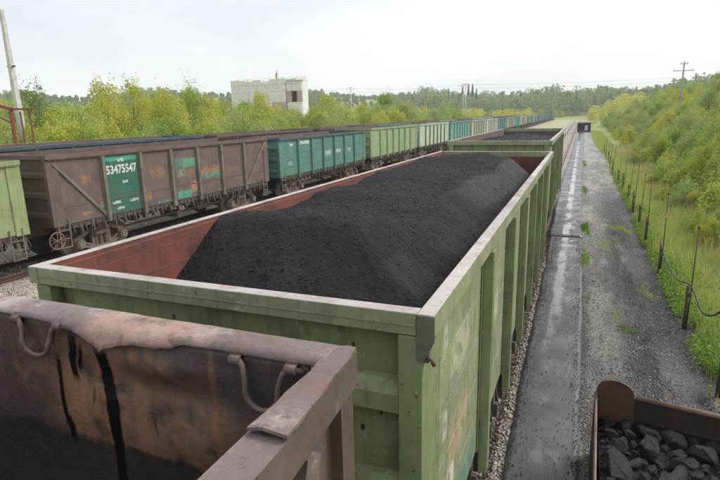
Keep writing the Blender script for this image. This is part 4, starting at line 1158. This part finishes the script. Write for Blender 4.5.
# ------------------------------------------------------------------ fence posts
posts = [(4.53, 6.74, 2.1, -.03), (4.50, 9.72, 2.2, .02), (4.47, 13.69, 2.33, .0), (4.49, 17.54, 2.25, -.02), (4.57, 20.82, 2.07, .05), (4.59, 24.0, 2.13, .08), (4.64, 27.42, 2.02, .1), (4.60, 31.04, 1.85, .09), (4.57, 35.0, 1.9, .09), (4.55, 41.5, 1.93, .1), (4.56, 46, 1.9, .05), (4.6, 50.5, 1.8, .05), (4.6, 55.5, 1.8, -.05), (4.6, 60.5, 1.8, .08)]
ords = ['nearest', 'second', 'third', 'fourth', 'fifth', 'sixth', 'seventh', 'eighth', 'ninth', 'tenth', 'eleventh', 'twelfth', 'thirteenth', 'farthest']
tops = []
for i, (x, y, h, dx) in enumerate(posts):
    t = empty('fence_post', (x, y, 0)); tag(t, 'thin rusty rod tied to a dark wooden stub, %s post along the grass edge' % ords[i], 'fence post', 'fence posts along the path')
    gz = float(ground_z(x, y))
    b = MB(); b.tube([(0, 0, gz - .1), (.005, 0, gz + .5), (-.01, 0, .92 + .1 * math.sin(i * 3))], [.034, .030, .025], 0, 9); b.build('stub', M['post_wood'], t)
    b = MB(); b.tube([(.045, -.01, gz - .1), (.05 + dx * .3, 0, h * .4), (.04 + dx, 0, h - .06)], [.016, .014, .012], 0, 7)
    b.tube([(.04 + dx, 0, h - .06), (.03 + dx, 0, h)], .024, 0, 7); b.build('rod', M['rod'], t)
    b = MB(); b.tube([(.02, -.04, .72), (.02, .04, .73)], .045, 0, 9); b.build('wire_tie', M['rod'], t)
    tops.append(Vector((x + .04 + dx, y, h - .05)))
    if i == 2:
        b = MB(); b.box(.02, .075, -.03, -.01, 1.64, 1.76); b.build('tag', M['ribbon'], t)
for i in range(1):
    b = MB()
    pts = []
    for a, c in zip(tops[:-1], tops[1:]):
        for k in range(6):
            u = k / 6; p = a.lerp(c, u); p.z -= .12 * 4 * u * (1 - u) * .5 + .3; pts.append(p)
    b.tube(pts, .004, 0, 5); tag(b.build('fence_wire', M['rod']), 'thin wire strung between the fence rods', 'wire')
b = MB(); hp_ = [(4.52, 14.2, .84), (4.52, 13.2, .62), (4.54, 11.45, .58), (4.55, 9.75, .91), (4.60, 8.8, .70), (4.60, 7.9, .95), (4.58, 6.8, 1.45), (4.9, 5.8, 1.35)]
sm = []
for i in range(len(hp_) - 1):
    p0 = Vector(hp_[max(i - 1, 0)]); p1 = Vector(hp_[i]); p2 = Vector(hp_[i + 1]); p3 = Vector(hp_[min(i + 2, len(hp_) - 1)])
    for k in range(6):
        u = k / 6; sm.append(.5 * ((2 * p1) + (p2 - p0) * u + (2 * p0 - 5 * p1 + 4 * p2 - p3) * u * u + (3 * p1 - p0 - 3 * p2 + p3) * u ** 3))
b.tube(sm, .016, 0, 8); tag(b.build('hose', M['hose']), 'black hose sagging between the fence posts on the right', 'hose')

# ------------------------------------------------------------------ small shelter at the end of the belt
t = empty('shelter', (2.75, 126, 0)); tag(t, 'small dark shelter with a white roof at the far end of the belt walkway', 'shelter')
b = MB(); b.box(-1.45, -1.30, 0, .15, -.1, 2.05); b.box(1.15, 1.3, 0, .15, -.1, 2.05); b.box(-1.45, 1.3, 0, .15, 1.85, 2.05); b.box(-1.45, 1.3, 0, .15, -.1, .35); b.box(-.35, -.2, 0, .15, .35, 1.85)
b.build('frame', M['black'], t)
b = MB(); b.box(-1.40, 1.25, 1.3, 1.4, -.1, 1.9); b.box(-1.4, -1.33, .2, 1.3, -.1, 1.9); b.build('wall', M['box'], t)
b = MB(); b.box(.1, .7, .25, .9, .35, 1.5); b.build('cabinet', M['conc'], t)
b = MB(); b.box(-1.6, 1.9, -.2, 1.7, 2.07, 2.28); b.build('roof', M['conc'], t)
b = MB(); b.box(1.5, 1.62, .1, 1.4, -.1, 2.06); b.build('side_wall', M['conc'], t)

# ------------------------------------------------------------------ poles
t = empty('utility_pole', (-43.25, 30, 0)); tag(t, 'tapering concrete pole standing at the upper left edge of the photo', 'pole')
b = MB(); b.prism([(-.16, -.16), (.16, -.16), (.16, .16), (-.16, .16)], 'z', -1, -.5)
b = MB(); nseg = 8
vs = []
for (z, wd, ox) in ((-1, .27, .05), (5.8, .22, 0), (13.9, .13, -.12)):
    vs += [(ox - wd, -wd, z), (ox + wd, -wd, z), (ox + wd, wd, z), (ox - wd, wd, z)]
fs = [(8, 9, 10, 11)] + [(k * 4 + i, k * 4 + (i + 1) % 4, k * 4 + 4 + (i + 1) % 4, k * 4 + 4 + i) for k in range(2) for i in range(4)]
b.add(vs, fs); b.build('shaft', M['conc'], t)
b = MB(); b.box(-.5, .45, -.06, .06, 9.3, 9.42); b.build('crossarm', M['rod'], t)
t = empty('pipe_gantry', (-33, 22, 0)); tag(t, 'red-painted steel frame with two legs at the left edge behind the trains', 'steel frame')
for (x0, x1, zt_) in ((.15, -.05, 5.45), (1.0, 1.1, 5.35), (1.9, 1.9, 5.3)):
    b = MB(); b.bar((x1, 0, -.3), (x0, 0, zt_), .16 if x0 < .5 else .09, .16 if x0 < .5 else .09); b.build('leg', M['redsteel'], t)
b = MB(); b.bar((-2.6, 0, 6.1), (.3, 0, 5.5), .18, .2); b.bar((.3, 0, 5.5), (2.4, 0, 5.45), .12, .12); b.build('beam', M['redsteel'], t)
b = MB(); b.bar((-2.6, 0, 5.6), (.1, 0, 4.6), .1, .1); b.build('brace', M['redsteel'], t)

def power_pole(x, y, h, label, arms=True, mat_=None, s=1.0):
    t = empty('power_pole', (x, y, 0)); gz = float(ground_z(x, y)); tag(t, label, 'power pole', 'power line poles')
    b = MB(); b.tube([(0, 0, gz - .5), (0, 0, gz + h)], [.16 * s, .10 * s], 0, 8); b.build('shaft', mat_ or M['bark'], t)
    if arms:
        for (zz, wd) in ((h - .25, .5), (h - 1.0, 1.35)):
            b = MB(); b.bar((-wd * s, 0, gz + zz), (wd * s, 0, gz + zz), .10 * s, .10 * s); b.build('crossarm', mat_ or M['bark'], t)
            for q in (-1, 1):
                b = MB(); b.tube([(q * wd * s * .92, 0, gz + zz), (q * wd * s * .92, 0, gz + zz + .25 * s)], .05 * s, 0, 6); b.build('insulator', M['conc'], t)
    return gz + h
gzp = float(ground_z(12.5, 70))
power_pole(12.55, 70, 9.75 - gzp, 'wooden power pole with two crossarms above the bushes on the right hill', mat_=M['greywood'], s=.75)
wt = []
for (x, y, h) in ((-160, 235, 14), (-104, 245, 14), (-51.6, 260, 15), (-50.4, 260, 15)):
    z = power_pole(x, y, max(6, 18.6 - float(ground_z(x, y))), {-51.6: 'left one of the pale double poles of the distant power line', -50.4: 'right one of the pale double poles of the distant power line'}.get(x, 'distant grey pole of the power line %s' % ('near the derelict building' if x < -150 else 'left of the pale double poles' if x < -60 else 'above the far end of the tracks')), mat_=M['conc'], s=1.7)
    wt.append((x, y, 18.2))
for k, dz in enumerate((0, -1.6, -3.4)):
    b = MB(); pts = []
    pl = [wt[0], wt[1], wt[2], (70, 292, 20)]
    for a, c in zip(pl[:-1], pl[1:]):
        for q in range(8):
            u = q / 8; pts.append((a[0] + (c[0] - a[0]) * u, a[1] + (c[1] - a[1]) * u, a[2] + dz + (c[2] - a[2]) * u - 4 * u * (1 - u) * 1.4))
    b.tube(pts, .045, 0, 5); tag(b.build('power_wire', M['wire']), ['uppermost', 'middle', 'lowest'][k] + ' wire of the distant power line above the trains', 'wire', 'power line wires')

# ------------------------------------------------------------------ derelict building
M['panel'] = steel('peeling_white_panel', (0.85, 0.83, 0.80), (0.76, 0.73, 0.70), rust=(0.48, 0.38, 0.34), rust_amt=.45, streak_amt=.2, dirt=(0.6, 0.56, 0.53), dirt_amt=.5, rough=.9, grime=.12)
M['brick'] = steel('weathered_brick', (0.50, 0.34, 0.30), (0.62, 0.47, 0.42), rust=(0.25, 0.14, 0.11), rust_amt=.5, streak_amt=.2, rough=.9)
M['dark'] = simple('interior_shade', (0.02, 0.018, 0.018), (0.035, 0.03, 0.03), 2, .9, 0)
bx0, bx1, bxr, bz0, bz1 = -78.0, -62.7, -58.6, 2.0, 13.9
t = empty('derelict_building', (-68, 110, 0)); tag(t, 'derelict pale concrete building with brick patches and a ragged roof on the left horizon', 'building')
# long west wall facing camera (x from bx0 to bx1), then shorter wing
def lx(x): return x + 68
rows_ = [(2.0, 5.2), (5.2, 8.2), (8.2, 10.7), (10.7, 12.3), (12.3, 13.75)]
rr = random.Random(5)
for ri, (za, zb_) in enumerate(rows_):
    n = [3, 4, 3, 2, 7][ri]; xs_ = np.linspace(bx0, bx1, n + 1)
    for k in range(n):
        top = zb_ - .04 - (rr.uniform(0, .8) if ri == 4 else 0)
        if ri == 1 and k == 2:
            xm = lx(xs_[k]) + 1.1
            b = MB(); b.box(xm + .02, lx(xs_[k + 1]) - .03, 0, .35, za, top); b.build('wall_panel', M['panel'], t)
            b = MB(); b.box(lx(xs_[k]) + .03, xm - .02, .02, .35, za, za + 1.1); b.build('wall_panel', M['brick'], t); continue
        b = MB(); b.box(lx(xs_[k]) + .03, lx(xs_[k + 1]) - .03, rr.uniform(-.05, .05), .35, za, top); b.build('wall_panel', M['panel'] if not (ri == 1 and k == 3) else M['brick'], t)
    xs_ = np.linspace(bx1, bxr, 4)
    for k in range(3):
        if ri == 2 and k == 1: continue
        slope = 2.2
        top = zb_ - .04 - (rr.uniform(0.2, .7) if ri == 4 else 0)
        b = MB(); b.box(lx(xs_[k]) + .03, lx(xs_[k + 1]) - .03, .4, .75, za, top); b.build('wall_panel', M['brick'] if ri == 2 else M['panel'], t)
b = MB(); b.box(lx(bx0), lx(bxr), 3.1, 3.5, 2, 13.2); b.box(lx(bx0), lx(bx0) + .4, .36, 3.1, 2, 13.3); b.box(lx(bxr) - .4, lx(bxr), .8, 3.1, 2, 12.9); b.build('wall', M['panel'], t)
b = MB(); b.box(lx(bx0) + .42, lx(bxr) - .42, .8, 3.05, 12.5, 12.8); b.build('roof', M['conc'], t)
b = MB(); b.box(lx(bx0) + .42, lx(bxr) - .42, .9, 1.1, 2, 12.4); b.build('interior_shade_sheet', M['dark'], t)  # near-black sheet, shade of the interior painted behind the openings
b = MB(); b.box(lx(bx1) - .1, lx(bxr) + .3, .2, .9, 12.95, 13.15); b.build('cornice', M['conc'], t)

# ------------------------------------------------------------------ vegetation
def leaf_quads(P, size, rng, up_bias=0.0, asp=.6):
    n = len(P)
    a = rng.normal(size=(n, 3)); a /= np.linalg.norm(a, axis=1, keepdims=True)
    a[:, 2] += up_bias
    b = rng.normal(size=(n, 3)); b -= (b * a).sum(1, keepdims=True) * a / (a * a).sum(1, keepdims=True)
    b /= np.linalg.norm(b, axis=1, keepdims=True); a /= np.linalg.norm(a, axis=1, keepdims=True)
    s = size * rng.uniform(.6, 1.3, (n, 1))
    V = np.stack([P - a * s, P - b * s * asp, P + a * s, P + b * s * asp], 1).reshape(-1, 3)
    F = np.arange(n * 4).reshape(n, 4)
    return V, F

def crown_points(h, r, n, rng, lobes=12, base=.15, slender=1.0):
    """leaf positions clustered in many small clumps in an uneven crown"""
    cs = []
    for k in range(lobes):
        t = rng.uniform(base, 1.0)
        prof = math.sin(math.pi * min(1, max(0, (t - base * .6) / (1.02 - base * .6))) ** .75) ** .7
        a = rng.uniform(0, 6.283); rad = r * prof * math.sqrt(rng.uniform(.05, 1)) * .85
        cr = r * rng.uniform(.22, .45) * (1.1 - .5 * t)
        cs.append((rad * math.cos(a), rad * math.sin(a), h * t * .93, cr, cr * rng.uniform(.7, 1.3) * slender))
    cs = np.array(cs)
    w_ = cs[:, 3] ** 2; w_ /= w_.sum()
    k = rng.choice(len(cs), n, p=w_)
    d = rng.normal(size=(n, 3)); d /= np.linalg.norm(d, axis=1, keepdims=True)
    rad = rng.uniform(.45, 1.08, n) ** .6
    P = cs[k, :3] + d * rad[:, None] * np.stack([cs[k, 3], cs[k, 3], cs[k, 4]], -1)
    P[:, 2] = np.maximum(P[:, 2], .05)
    # stray twigs on top
    m_ = n // 14
    q = rng.choice(len(cs), m_)
    Pt = cs[q, :3] + rng.normal(size=(m_, 3)) * np.array([.25, .25, .5]) * cs[q, 3:4]; Pt[:, 2] += cs[q, 4] * rng.uniform(.7, 1.5, m_)
    return np.concatenate([P, Pt]), cs

def make_crown(name, h, r, n, size, mat_, seed, lobes=14, base=.12, slender=1.0):
    rng = np.random.default_rng(seed)
    P, cs = crown_points(h, r, n, rng, lobes, base, slender)
    V, F = leaf_quads(P, size, rng)
    crown = np_mesh('crown', V, F, [mat_])
    b = MB()
    b.tube([(0, 0, -.4), (.05 * r, 0, h * .35), (0, .04 * r, h * .75)], [.022 * h, .014 * h, .005 * h], 0, 6)
    for c in cs[:min(9, len(cs))]:
        z0 = rng.uniform(.1, .45) * c[2]
        b.tube([(0, 0, z0), (c[0] * .55, c[1] * .55, z0 + (c[2] - z0) * .6), (c[0], c[1], c[2])], [.010 * h, .006 * h, .002 * h], 0, 5)
    trunk = b.mesh('trunk', [M['bark']])
    return crown, trunk
KINDS = {}
def kind(key, cname_, variants, h, r, n, size, mat_, lobes, base=.12, slender=1.0):
    KINDS[key] = [make_crown(key, h, r, n, size, mat_, hash(key) % 1000 + 7 * v if False else (sum(map(ord, key)) * 3 + 7 * v), lobes, base, slender) for v in range(variants)]
kind('willow', 'w', 4, 5.0, 2.7, 9500, .082, M['leaf_a'], 26, .06)
kind('green', 'g', 4, 5.0, 2.6, 9500, .082, M['leaf_b'], 24, .06)
kind('grey', 'y', 3, 5.0, 2.8, 9500, .076, M['leaf_c'], 28, .04)
kind('birch', 'b', 4, 7.4, 3.1, 13000, .088, M['leaf_a'], 38, .10, 1.15)
kind('tallgreen', 't', 3, 7.4, 3.3, 13000, .088, M['leaf_b'], 38, .10, 1.1)
kind('dark', 'd', 2, 7.0, 3.2, 14000, .085, M['leaf_d'], 26, .1)
def spruce_mesh(seed):
    rng = np.random.default_rng(seed); P = []
    n = 1600; t = rng.uniform(0.03, 1, n) ** .8; h = 14.0
    lay = np.floor(t * 16) / 16; rr = (1 - t) * 2.6 * (.55 + .45 * (1 - (t - lay) * 16)) * np.sqrt(rng.uniform(.15, 1, n)) + .12; a = rng.uniform(0, 6.283, n)
    P = np.stack([rr * np.cos(a), rr * np.sin(a), t * h + .6 - rr * .25], -1)
    V, F = leaf_quads(P, .30, rng); c = np_mesh('crown', V, F, [M['needle']])
    b = MB(); b.tube([(0, 0, -.5), (0, 0, 13.8)], [.2, .03], 0, 6); return c, b.mesh('trunk', [M['bark']])
KINDS['spruce'] = [spruce_mesh(s) for s in (1, 2, 3)]
def plant(name, key, x, y, s, label, cat, group, i=0, sz=None, dz=0):
    c, tr = KINDS[key][i % len(KINDS[key])]
    t = empty(name, (x, y, float(ground_z(x, y)) - .05 + dz), random.uniform(0, 6.28)); tag(t, label, cat, group)
    t.scale = (s, s, sz or s * random.uniform(.85, 1.15))
    link('crown', c, t); link('trunk', tr, t)
    return t
def px_dir(u, v=240):
    d = rt2 * ((u - 360) / F_PX) + up2 * (-(v - 240) / F_PX) + fw; return d
def at(u, dist):
    """ground point seen in the direction of photo column u at a horizontal distance"""
    d = px_dir(u, 110); h = math.hypot(d.x, d.y); return CAM.x + d.x / h * dist, CAM.y + d.y / h * dist

# named trees of the left skyline
named = [(36, 60, 'dark', 1.0, 'broad dark green tree behind the concrete pole', 'tree'), (22, 64, 'dark', .75, 'darker green tree just left of the broad one behind the pole', 'tree'),
         (104, 62, 'birch', 1.06, 'yellow-green pointed birch standing alone on the left skyline', 'tree'),
         (134, 66, 'birch', 1.08, 'yellow-green birch with a bare grey top twig, right of the pointed birch', 'tree'),
         (150, 70, 'birch', .85, 'lower yellow birch filling the gap right of the twiggy birch', 'tree'),
         (190, 72, 'tallgreen', 1.15, 'tall green tree left of the derelict building', 'tree'), (207, 70, 'birch', 1.12, 'bright yellow-green tree nearest the derelict building', 'tree'),
         (222, 76, 'tallgreen', .95, 'green tree against the left corner of the derelict building', 'tree'),
         (270, 90, 'willow', 1.0, 'small tree in front of the derelict building wall', 'tree'), (328, 92, 'birch', 1.1, 'round yellow tree right of the derelict building', 'tree'),
         (345, 96, 'willow', 1.3, 'wide yellow bush beside the round yellow tree', 'bush')]
for i, (u, d, k, s, lab, cat) in enumerate(named):
    x, y = at(u, d); plant('broadleaf_tree' if cat == 'tree' else 'willow_bush', k, x, y, s, lab, cat, None, i)
for i in range(15):
    u = 226 + i * 6.0; d = 92 + (i * 37 % 17); x, y = at(u, d)
    plant('willow_bush' if i % 3 else 'green_bush', 'willow' if i % 3 else 'green', x, y, 1.02 + .16 * ((i * 7) % 5) / 4 - (.2 if i in (4, 10) else 0), 'bush hiding the foot of the derelict building', 'bush', 'bushes in front of the derelict building', i)
# thicket left of the trains
GRP = {'willow': ('yellow-green willow bush in the thicket behind the left trains', 'willow_bush'), 'green': ('mid green bush in the thicket behind the left trains', 'green_bush'),
       'grey': ('grey-green bush in the thicket behind the left trains', 'grey_bush'), 'birch': ('young yellowing birch rising from the thicket behind the left trains', 'birch_tree'),
       'tallgreen': ('green young tree rising from the thicket behind the left trains', 'broadleaf_tree')}
rr = random.Random(21); cnt = 0
while cnt < 430:
    u = rr.uniform(-60, 575); d = 34 + 150 * rr.random() ** 1.15
    x, y = at(u, d)
    if x > -25.5 - .02 * y: continue
    if u < 48 and d < 50: continue
    if -80 < x < -55 and 95 < y < 122: continue
    k = rr.choices(['willow', 'green', 'grey', 'birch', 'tallgreen'], [.40, .30, .20, .05, .05])[0]
    s = rr.uniform(.7, 1.1) if k in ('willow', 'green', 'grey') else rr.uniform(.7, 1.0)
    if d > 90: s *= 1.2
    lab, nm = GRP[k]
    plant(nm, k, x, y, s, lab, 'tree' if k in ('birch', 'tallgreen') else 'bush', lab + 's'.replace('trainss', 'trains'), rr.randrange(9)); cnt += 1
# right hillside
cnt = 0
GR2 = {'willow': ('yellow-green willow bush on the right hillside', 'willow_bush'), 'green': ('mid green bush on the right hillside', 'green_bush'), 'grey': ('grey-green willow bush on the right hillside', 'grey_bush'),
       'tallgreen': ('dull green tree along the crest of the right hillside', 'broadleaf_tree')}
while cnt < 420:
    u = rr.uniform(588, 800); d = 24 + 170 * rr.random() ** 1.2
    x, y = at(u, d)
    if x < 7.4 + rr.random() * 1.6 or (y < 50 and x < 8 + (50 - y) * .04) or (y < 26 and x < 12): continue
    k = rr.choices(['willow', 'green', 'grey'], [.28, .36, .36])[0]
    s = rr.uniform(.34, .68) * (.8 if x < 10 else 1.0) * (1.2 if x > 20 else 1)
    if x > 26 and rr.random() < .5: k = 'tallgreen'; s = rr.uniform(.5, .7)
    lab, nm = GR2[k]
    plant(nm, k, x, y, s, lab, 'tree' if k == 'tallgreen' else 'bush', lab, rr.randrange(9)); cnt += 1
cnt = 0
while cnt < 110:
    u = rr.uniform(600, 790); d = 11 + 50 * rr.random(); x, y = at(u, d)
    if x < 6.3 + .5 * rr.random() or x > 15: continue
    k = rr.choices(['willow', 'green', 'grey'], [.3, .35, .35])[0]
    plant('low_shrub', k, x, y, rr.uniform(.13, .26) * (1 + (x - 6) * .06), 'low leafy shrub at the foot of the right hillside', 'bush', 'low shrubs at the foot of the right hillside', rr.randrange(9)); cnt += 1
# spruces on the ridge
for i, (u, v, d) in enumerate(((433, 96, 480), (440, 93, 500), (448, 88, 520), (453, 91, 500), (462, 87, 505), (468, 84, 520), (472, 84, 515), (476, 89, 500), (412, 95, 480), (404, 94, 500), (545, 86, 520), (536, 91, 500), (550, 89, 510), (520, 92, 480), (560, 96, 430))):
    x, y = at(u, d); dd = px_dir(u, v); hz = CAM.z + dd.z / math.hypot(dd.x, dd.y) * d
    g = float(ground_z(x, y)); s = max(.5, (hz - g) / 14.5)
    plant('spruce_tree', 'spruce', x, y, min(1.3, s), 'dark pointed spruce standing above the far forest edge', 'tree', 'spruces on the far ridge', i, sz=s)

# far forest and mid thicket as masses
def mass(name, pts, hs, n_per, size, mat_, seed, label, conif=0.0):
    rng = np.random.default_rng(seed); out_ = []
    for (x, y), h in zip(pts, hs):
        g = float(ground_z(x, y)); n = n_per
        if rng.random() < conif:
            t = rng.uniform(.05, 1, n); r_ = (1 - t) * h * .2 * np.sqrt(rng.random(n)) + .1
        else:
            t = rng.uniform(.12, 1, n); r_ = h * rng.uniform(.24, .48) * np.sin(np.pi * np.clip(t * .95, 0, 1)) ** .6 * np.sqrt(rng.uniform(.2, 1, n))
        a = rng.uniform(0, 6.283, n)
        out_.append(np.stack([x + r_ * np.cos(a), y + r_ * np.sin(a), g + t * h + rng.normal(0, .02 * h, n)], -1))
    P = np.concatenate(out_); V, F = leaf_quads(P, size, rng, asp=.8)
    o = link(name, np_mesh(name, V, F, [mat_])); tag(o, label, None, None, 'stuff'); return o
rr = random.Random(8); pts = []; hs = []
while len(pts) < 2700:
    u = rr.uniform(-80, 760); d = 380 + 420 * rr.random() ** 1.1; x, y = at(u, d)
    if x > 140: continue
    bump = 1.0 + .25 * math.sin(u * .045 + 1.2) + (.25 if 480 < u < 560 else 0) - (.35 if u < 420 else 0)
    pts.append((x, y)); hs.append(rr.triangular(6, 15, 9) * bump)
mass('far_forest', pts, hs, 130, .85, M['leaf_far'], 31, 'distant mixed forest covering the ridge', .2)
pts = []; hs = []
while len(pts) < 1300:
    u = rr.uniform(-60, 640); d = 175 + 260 * rr.random(); x, y = at(u, d)
    if -23.5 < x < 5.5 and y < 372: continue
    if x > 6 and y < 240: continue
    pts.append((x, y)); hs.append(rr.uniform(2.8, 6.5) * (1.15 if d > 300 else 1))
mass('distant_thicket', pts[:700], hs[:700], 230, .30, M['leaf_a'], 32, 'yellow-green bushes merging into a thicket before the far forest')
mass('distant_thicket', pts[700:], hs[700:], 230, .32, M['leaf_c'], 33, 'grey-green bushes merging into a thicket before the far forest')
# undergrowth on the left & right to hide soil
pts = [at(rr.uniform(-60, 560), 30 + 110 * rr.random()) for _ in range(1100)]
pts = [(x, y) for x, y in pts if x < -24.5]
mass('undergrowth', pts, [rr.uniform(.9, 2.2) for _ in pts], 150, .11, M['leaf_c'], 34, 'low undergrowth between the bushes behind the left trains')
pts = [at(rr.uniform(590, 800), 14 + 120 * rr.random() ** 1.3) for _ in range(1900)]
pts = [(x, y) for x, y in pts if x > 6.8 + .9 * rr.random()]
mass('undergrowth', pts, [rr.uniform(.5, 1.5) for _ in pts], 150, .06, M['leaf_b'], 35, 'low scrub covering the right hillside')

def blades(name, n, xr, yr, hr, wd, mat_, seed, label, keep=None, pw=1.5, lean=.35):
    rng = np.random.default_rng(seed)
    x = rng.uniform(*xr, n); y = yr[0] + (yr[1] - yr[0]) * rng.random(n) ** pw
    if keep is not None:
        k = rng.random(n) < keep(x, y); x = x[k]; y = y[k]; n = len(x)
    z = ground_z(x, y)
    h = rng.uniform(*hr, n) * (1 + .6 * fbm(x * .6, y * .6, 3) * 2); a = rng.uniform(0, 6.283, n); wv = wd * rng.uniform(.6, 1.3, n) * (1 + y * .02)
    la = rng.uniform(0, 6.283, n); ll = rng.uniform(.05, lean, n) * h
    P = np.stack([x, y, z - .02], -1); sd = np.stack([np.cos(a), np.sin(a), 0 * a], -1) * wv[:, None]
    mid = P + np.stack([np.cos(la) * ll * .35, np.sin(la) * ll * .35, h * .55], -1); tip = P + np.stack([np.cos(la) * ll, np.sin(la) * ll, h], -1)
    V = np.stack([P - sd, P + sd, mid + sd * .7, tip, mid - sd * .7], 1).reshape(-1, 3)
    F = (np.array([[0, 1, 2, 4], [4, 2, 3, 3]])[None] + (np.arange(n) * 5)[:, None, None]).reshape(-1, 4)
    F3 = np.concatenate([(np.array([[0, 1, 2], [0, 2, 4], [4, 2, 3]])[None] + (np.arange(n) * 5)[:, None, None]).reshape(-1, 3)])
    o = link(name, np_mesh(name, V, F3, [mat_])); tag(o, label, None, None, 'stuff'); return o
edge = lambda x, y: np.clip((x - 4.55 - .35 * fbm(y * .8, x * 0, 3) * 2) / .5, 0, 1)
blades('meadow_grass', 190000, (4.3, 11), (4, 60), (.12, .42), .006, M['grass'], 41, 'fresh green grass along the fence on the right', edge, 1.5)
blades('dry_grass', 42000, (5.6, 17), (6, 75), (.25, .75), .008, M['straw'], 42, 'tall dry grass on the foot of the right hillside', lambda x, y: np.clip((x - 5.4) / 2, 0, 1) * (fbm(x * .35, y * .25, 3) > -.10), 1.3)
blades('dry_grass', 60000, (9, 60), (40, 190), (.5, 1.2), .02, M['straw'], 43, 'tall dry grass between bushes on the right hillside', None, 1.2)
blades('meadow_grass', 30000, (3.9, 6.2), (40, 125), (.2, .5), .015, M['grass'], 44, 'grass verge far along the path', lambda x, y: np.clip((x - 4.75 + .75 * sstep((y - 42) / 40)) / .5, 0, 1), 1.1)
rng = np.random.default_rng(50)
n = 26000; x = 4.35 + rng.gamma(2.0, .28, n); y = 4.5 + 40 * rng.random(n) ** 1.4
k = fbm(x * .9, y * .9, 3) > -.06; x = x[k]; y = y[k]; P = np.stack([x, y, ground_z(x, y) + rng.uniform(.02, .24, len(x))], -1)
V, F = leaf_quads(P, .035, rng, asp=.7)
tag(link('weeds', np_mesh('weeds', V, F, [M['weed']])), 'leafy green weeds along the edge of the gravel path', None, None, 'stuff')
# tufts on the gravel
for i, (x, y, rx_, ry_, h, dens, lab) in enumerate(((2.60, 19.3, .13, 1.6, .26, 900, 'long green tuft of grass touching the belt edge just beyond the belt joint'), (2.60, 14.7, .12, 1.0, .20, 520, 'green tuft of grass on the belt edge, nearer than the joint tuft'), (2.70, 11.2, .10, .5, .10, 90, 'tiny sparse tuft of grass by the belt'),
        (3.18, 10.0, .14, .28, .10, 130, 'small yellowish grass tuft in the middle of the gravel'), (3.38, 9.3, .20, .30, .11, 260, 'flat green grass tuft in the middle of the gravel'), (3.32, 17.0, .35, 1.0, .14, 420, 'grass patch on the path beyond the two middle tufts'), (2.65, 31, .12, 2.2, .25, 500, 'far green tuft beside the belt'), (4.05, 12.0, .28, .7, .14, 200, 'weed tuft near the fence side of the gravel'), (3.0, 12.6, .2, .5, .09, 80, 'very thin weed tuft between belt and fence'), (3.95, 19.6, .4, 1.3, .2, 500, 'wide ragged weed patch near the fourth fence post'), (2.66, 48, .15, 3, .3, 500, 'farthest grass tuft beside the belt'))):
    rng = np.random.default_rng(60 + i)
    nc = 9; cx = rng.normal(0, .5, nc) * rx_; cy = rng.normal(0, .5, nc) * ry_; k = rng.integers(0, nc, dens)
    gx_ = x + cx[k] + rng.normal(0, .22, dens) * rx_; gy_ = y + cy[k] + rng.normal(0, .14, dens) * ry_
    hh = rng.uniform(.3, 1, dens) ** 1.3 * h; z = ground_z(gx_, gy_); P = np.stack([gx_, gy_, z], -1); b2 = rng.uniform(0, 6.283, dens)
    sd = np.stack([np.cos(b2), np.sin(b2), 0 * b2], -1) * .005; tip = P + np.stack([rng.normal(0, .55, dens) * hh, rng.normal(0, .55, dens) * hh, hh], -1)
    V = np.stack([P - sd, P + sd, tip], 1).reshape(-1, 3) - np.array([x, y, 0]); F = np.arange(3 * dens).reshape(-1, 3)
    tag(link('grass_tuft', np_mesh('grass_tuft', V, F, [M['grass'] if i in (3, 5, 7, 9) else M['weed']]), None, (x, y, 0)), lab, 'grass tuft')
# roof weeds of the ruin
rng = np.random.default_rng(71); n = 900
P = np.stack([rng.uniform(-77.5, -57.5, n), rng.uniform(110.3, 112, n), 13.2 + .9 * rng.random(n) ** 2], -1)
V, F = leaf_quads(P, .10, rng); tag(link('roof_weeds', np_mesh('roof_weeds', V, F, [M['leaf_c']])), 'weeds growing on the ruined roof', None, None, 'stuff')
x0, y0 = -66, 112
c, tr = KINDS['birch'][0]
t = empty('birch_tree', (x0, y0, 12.8)); t.scale = (.13, .13, .38); tag(t, 'small birch sapling growing on the roof of the derelict building', 'tree'); link('crown', c, t); link('trunk', tr, t)
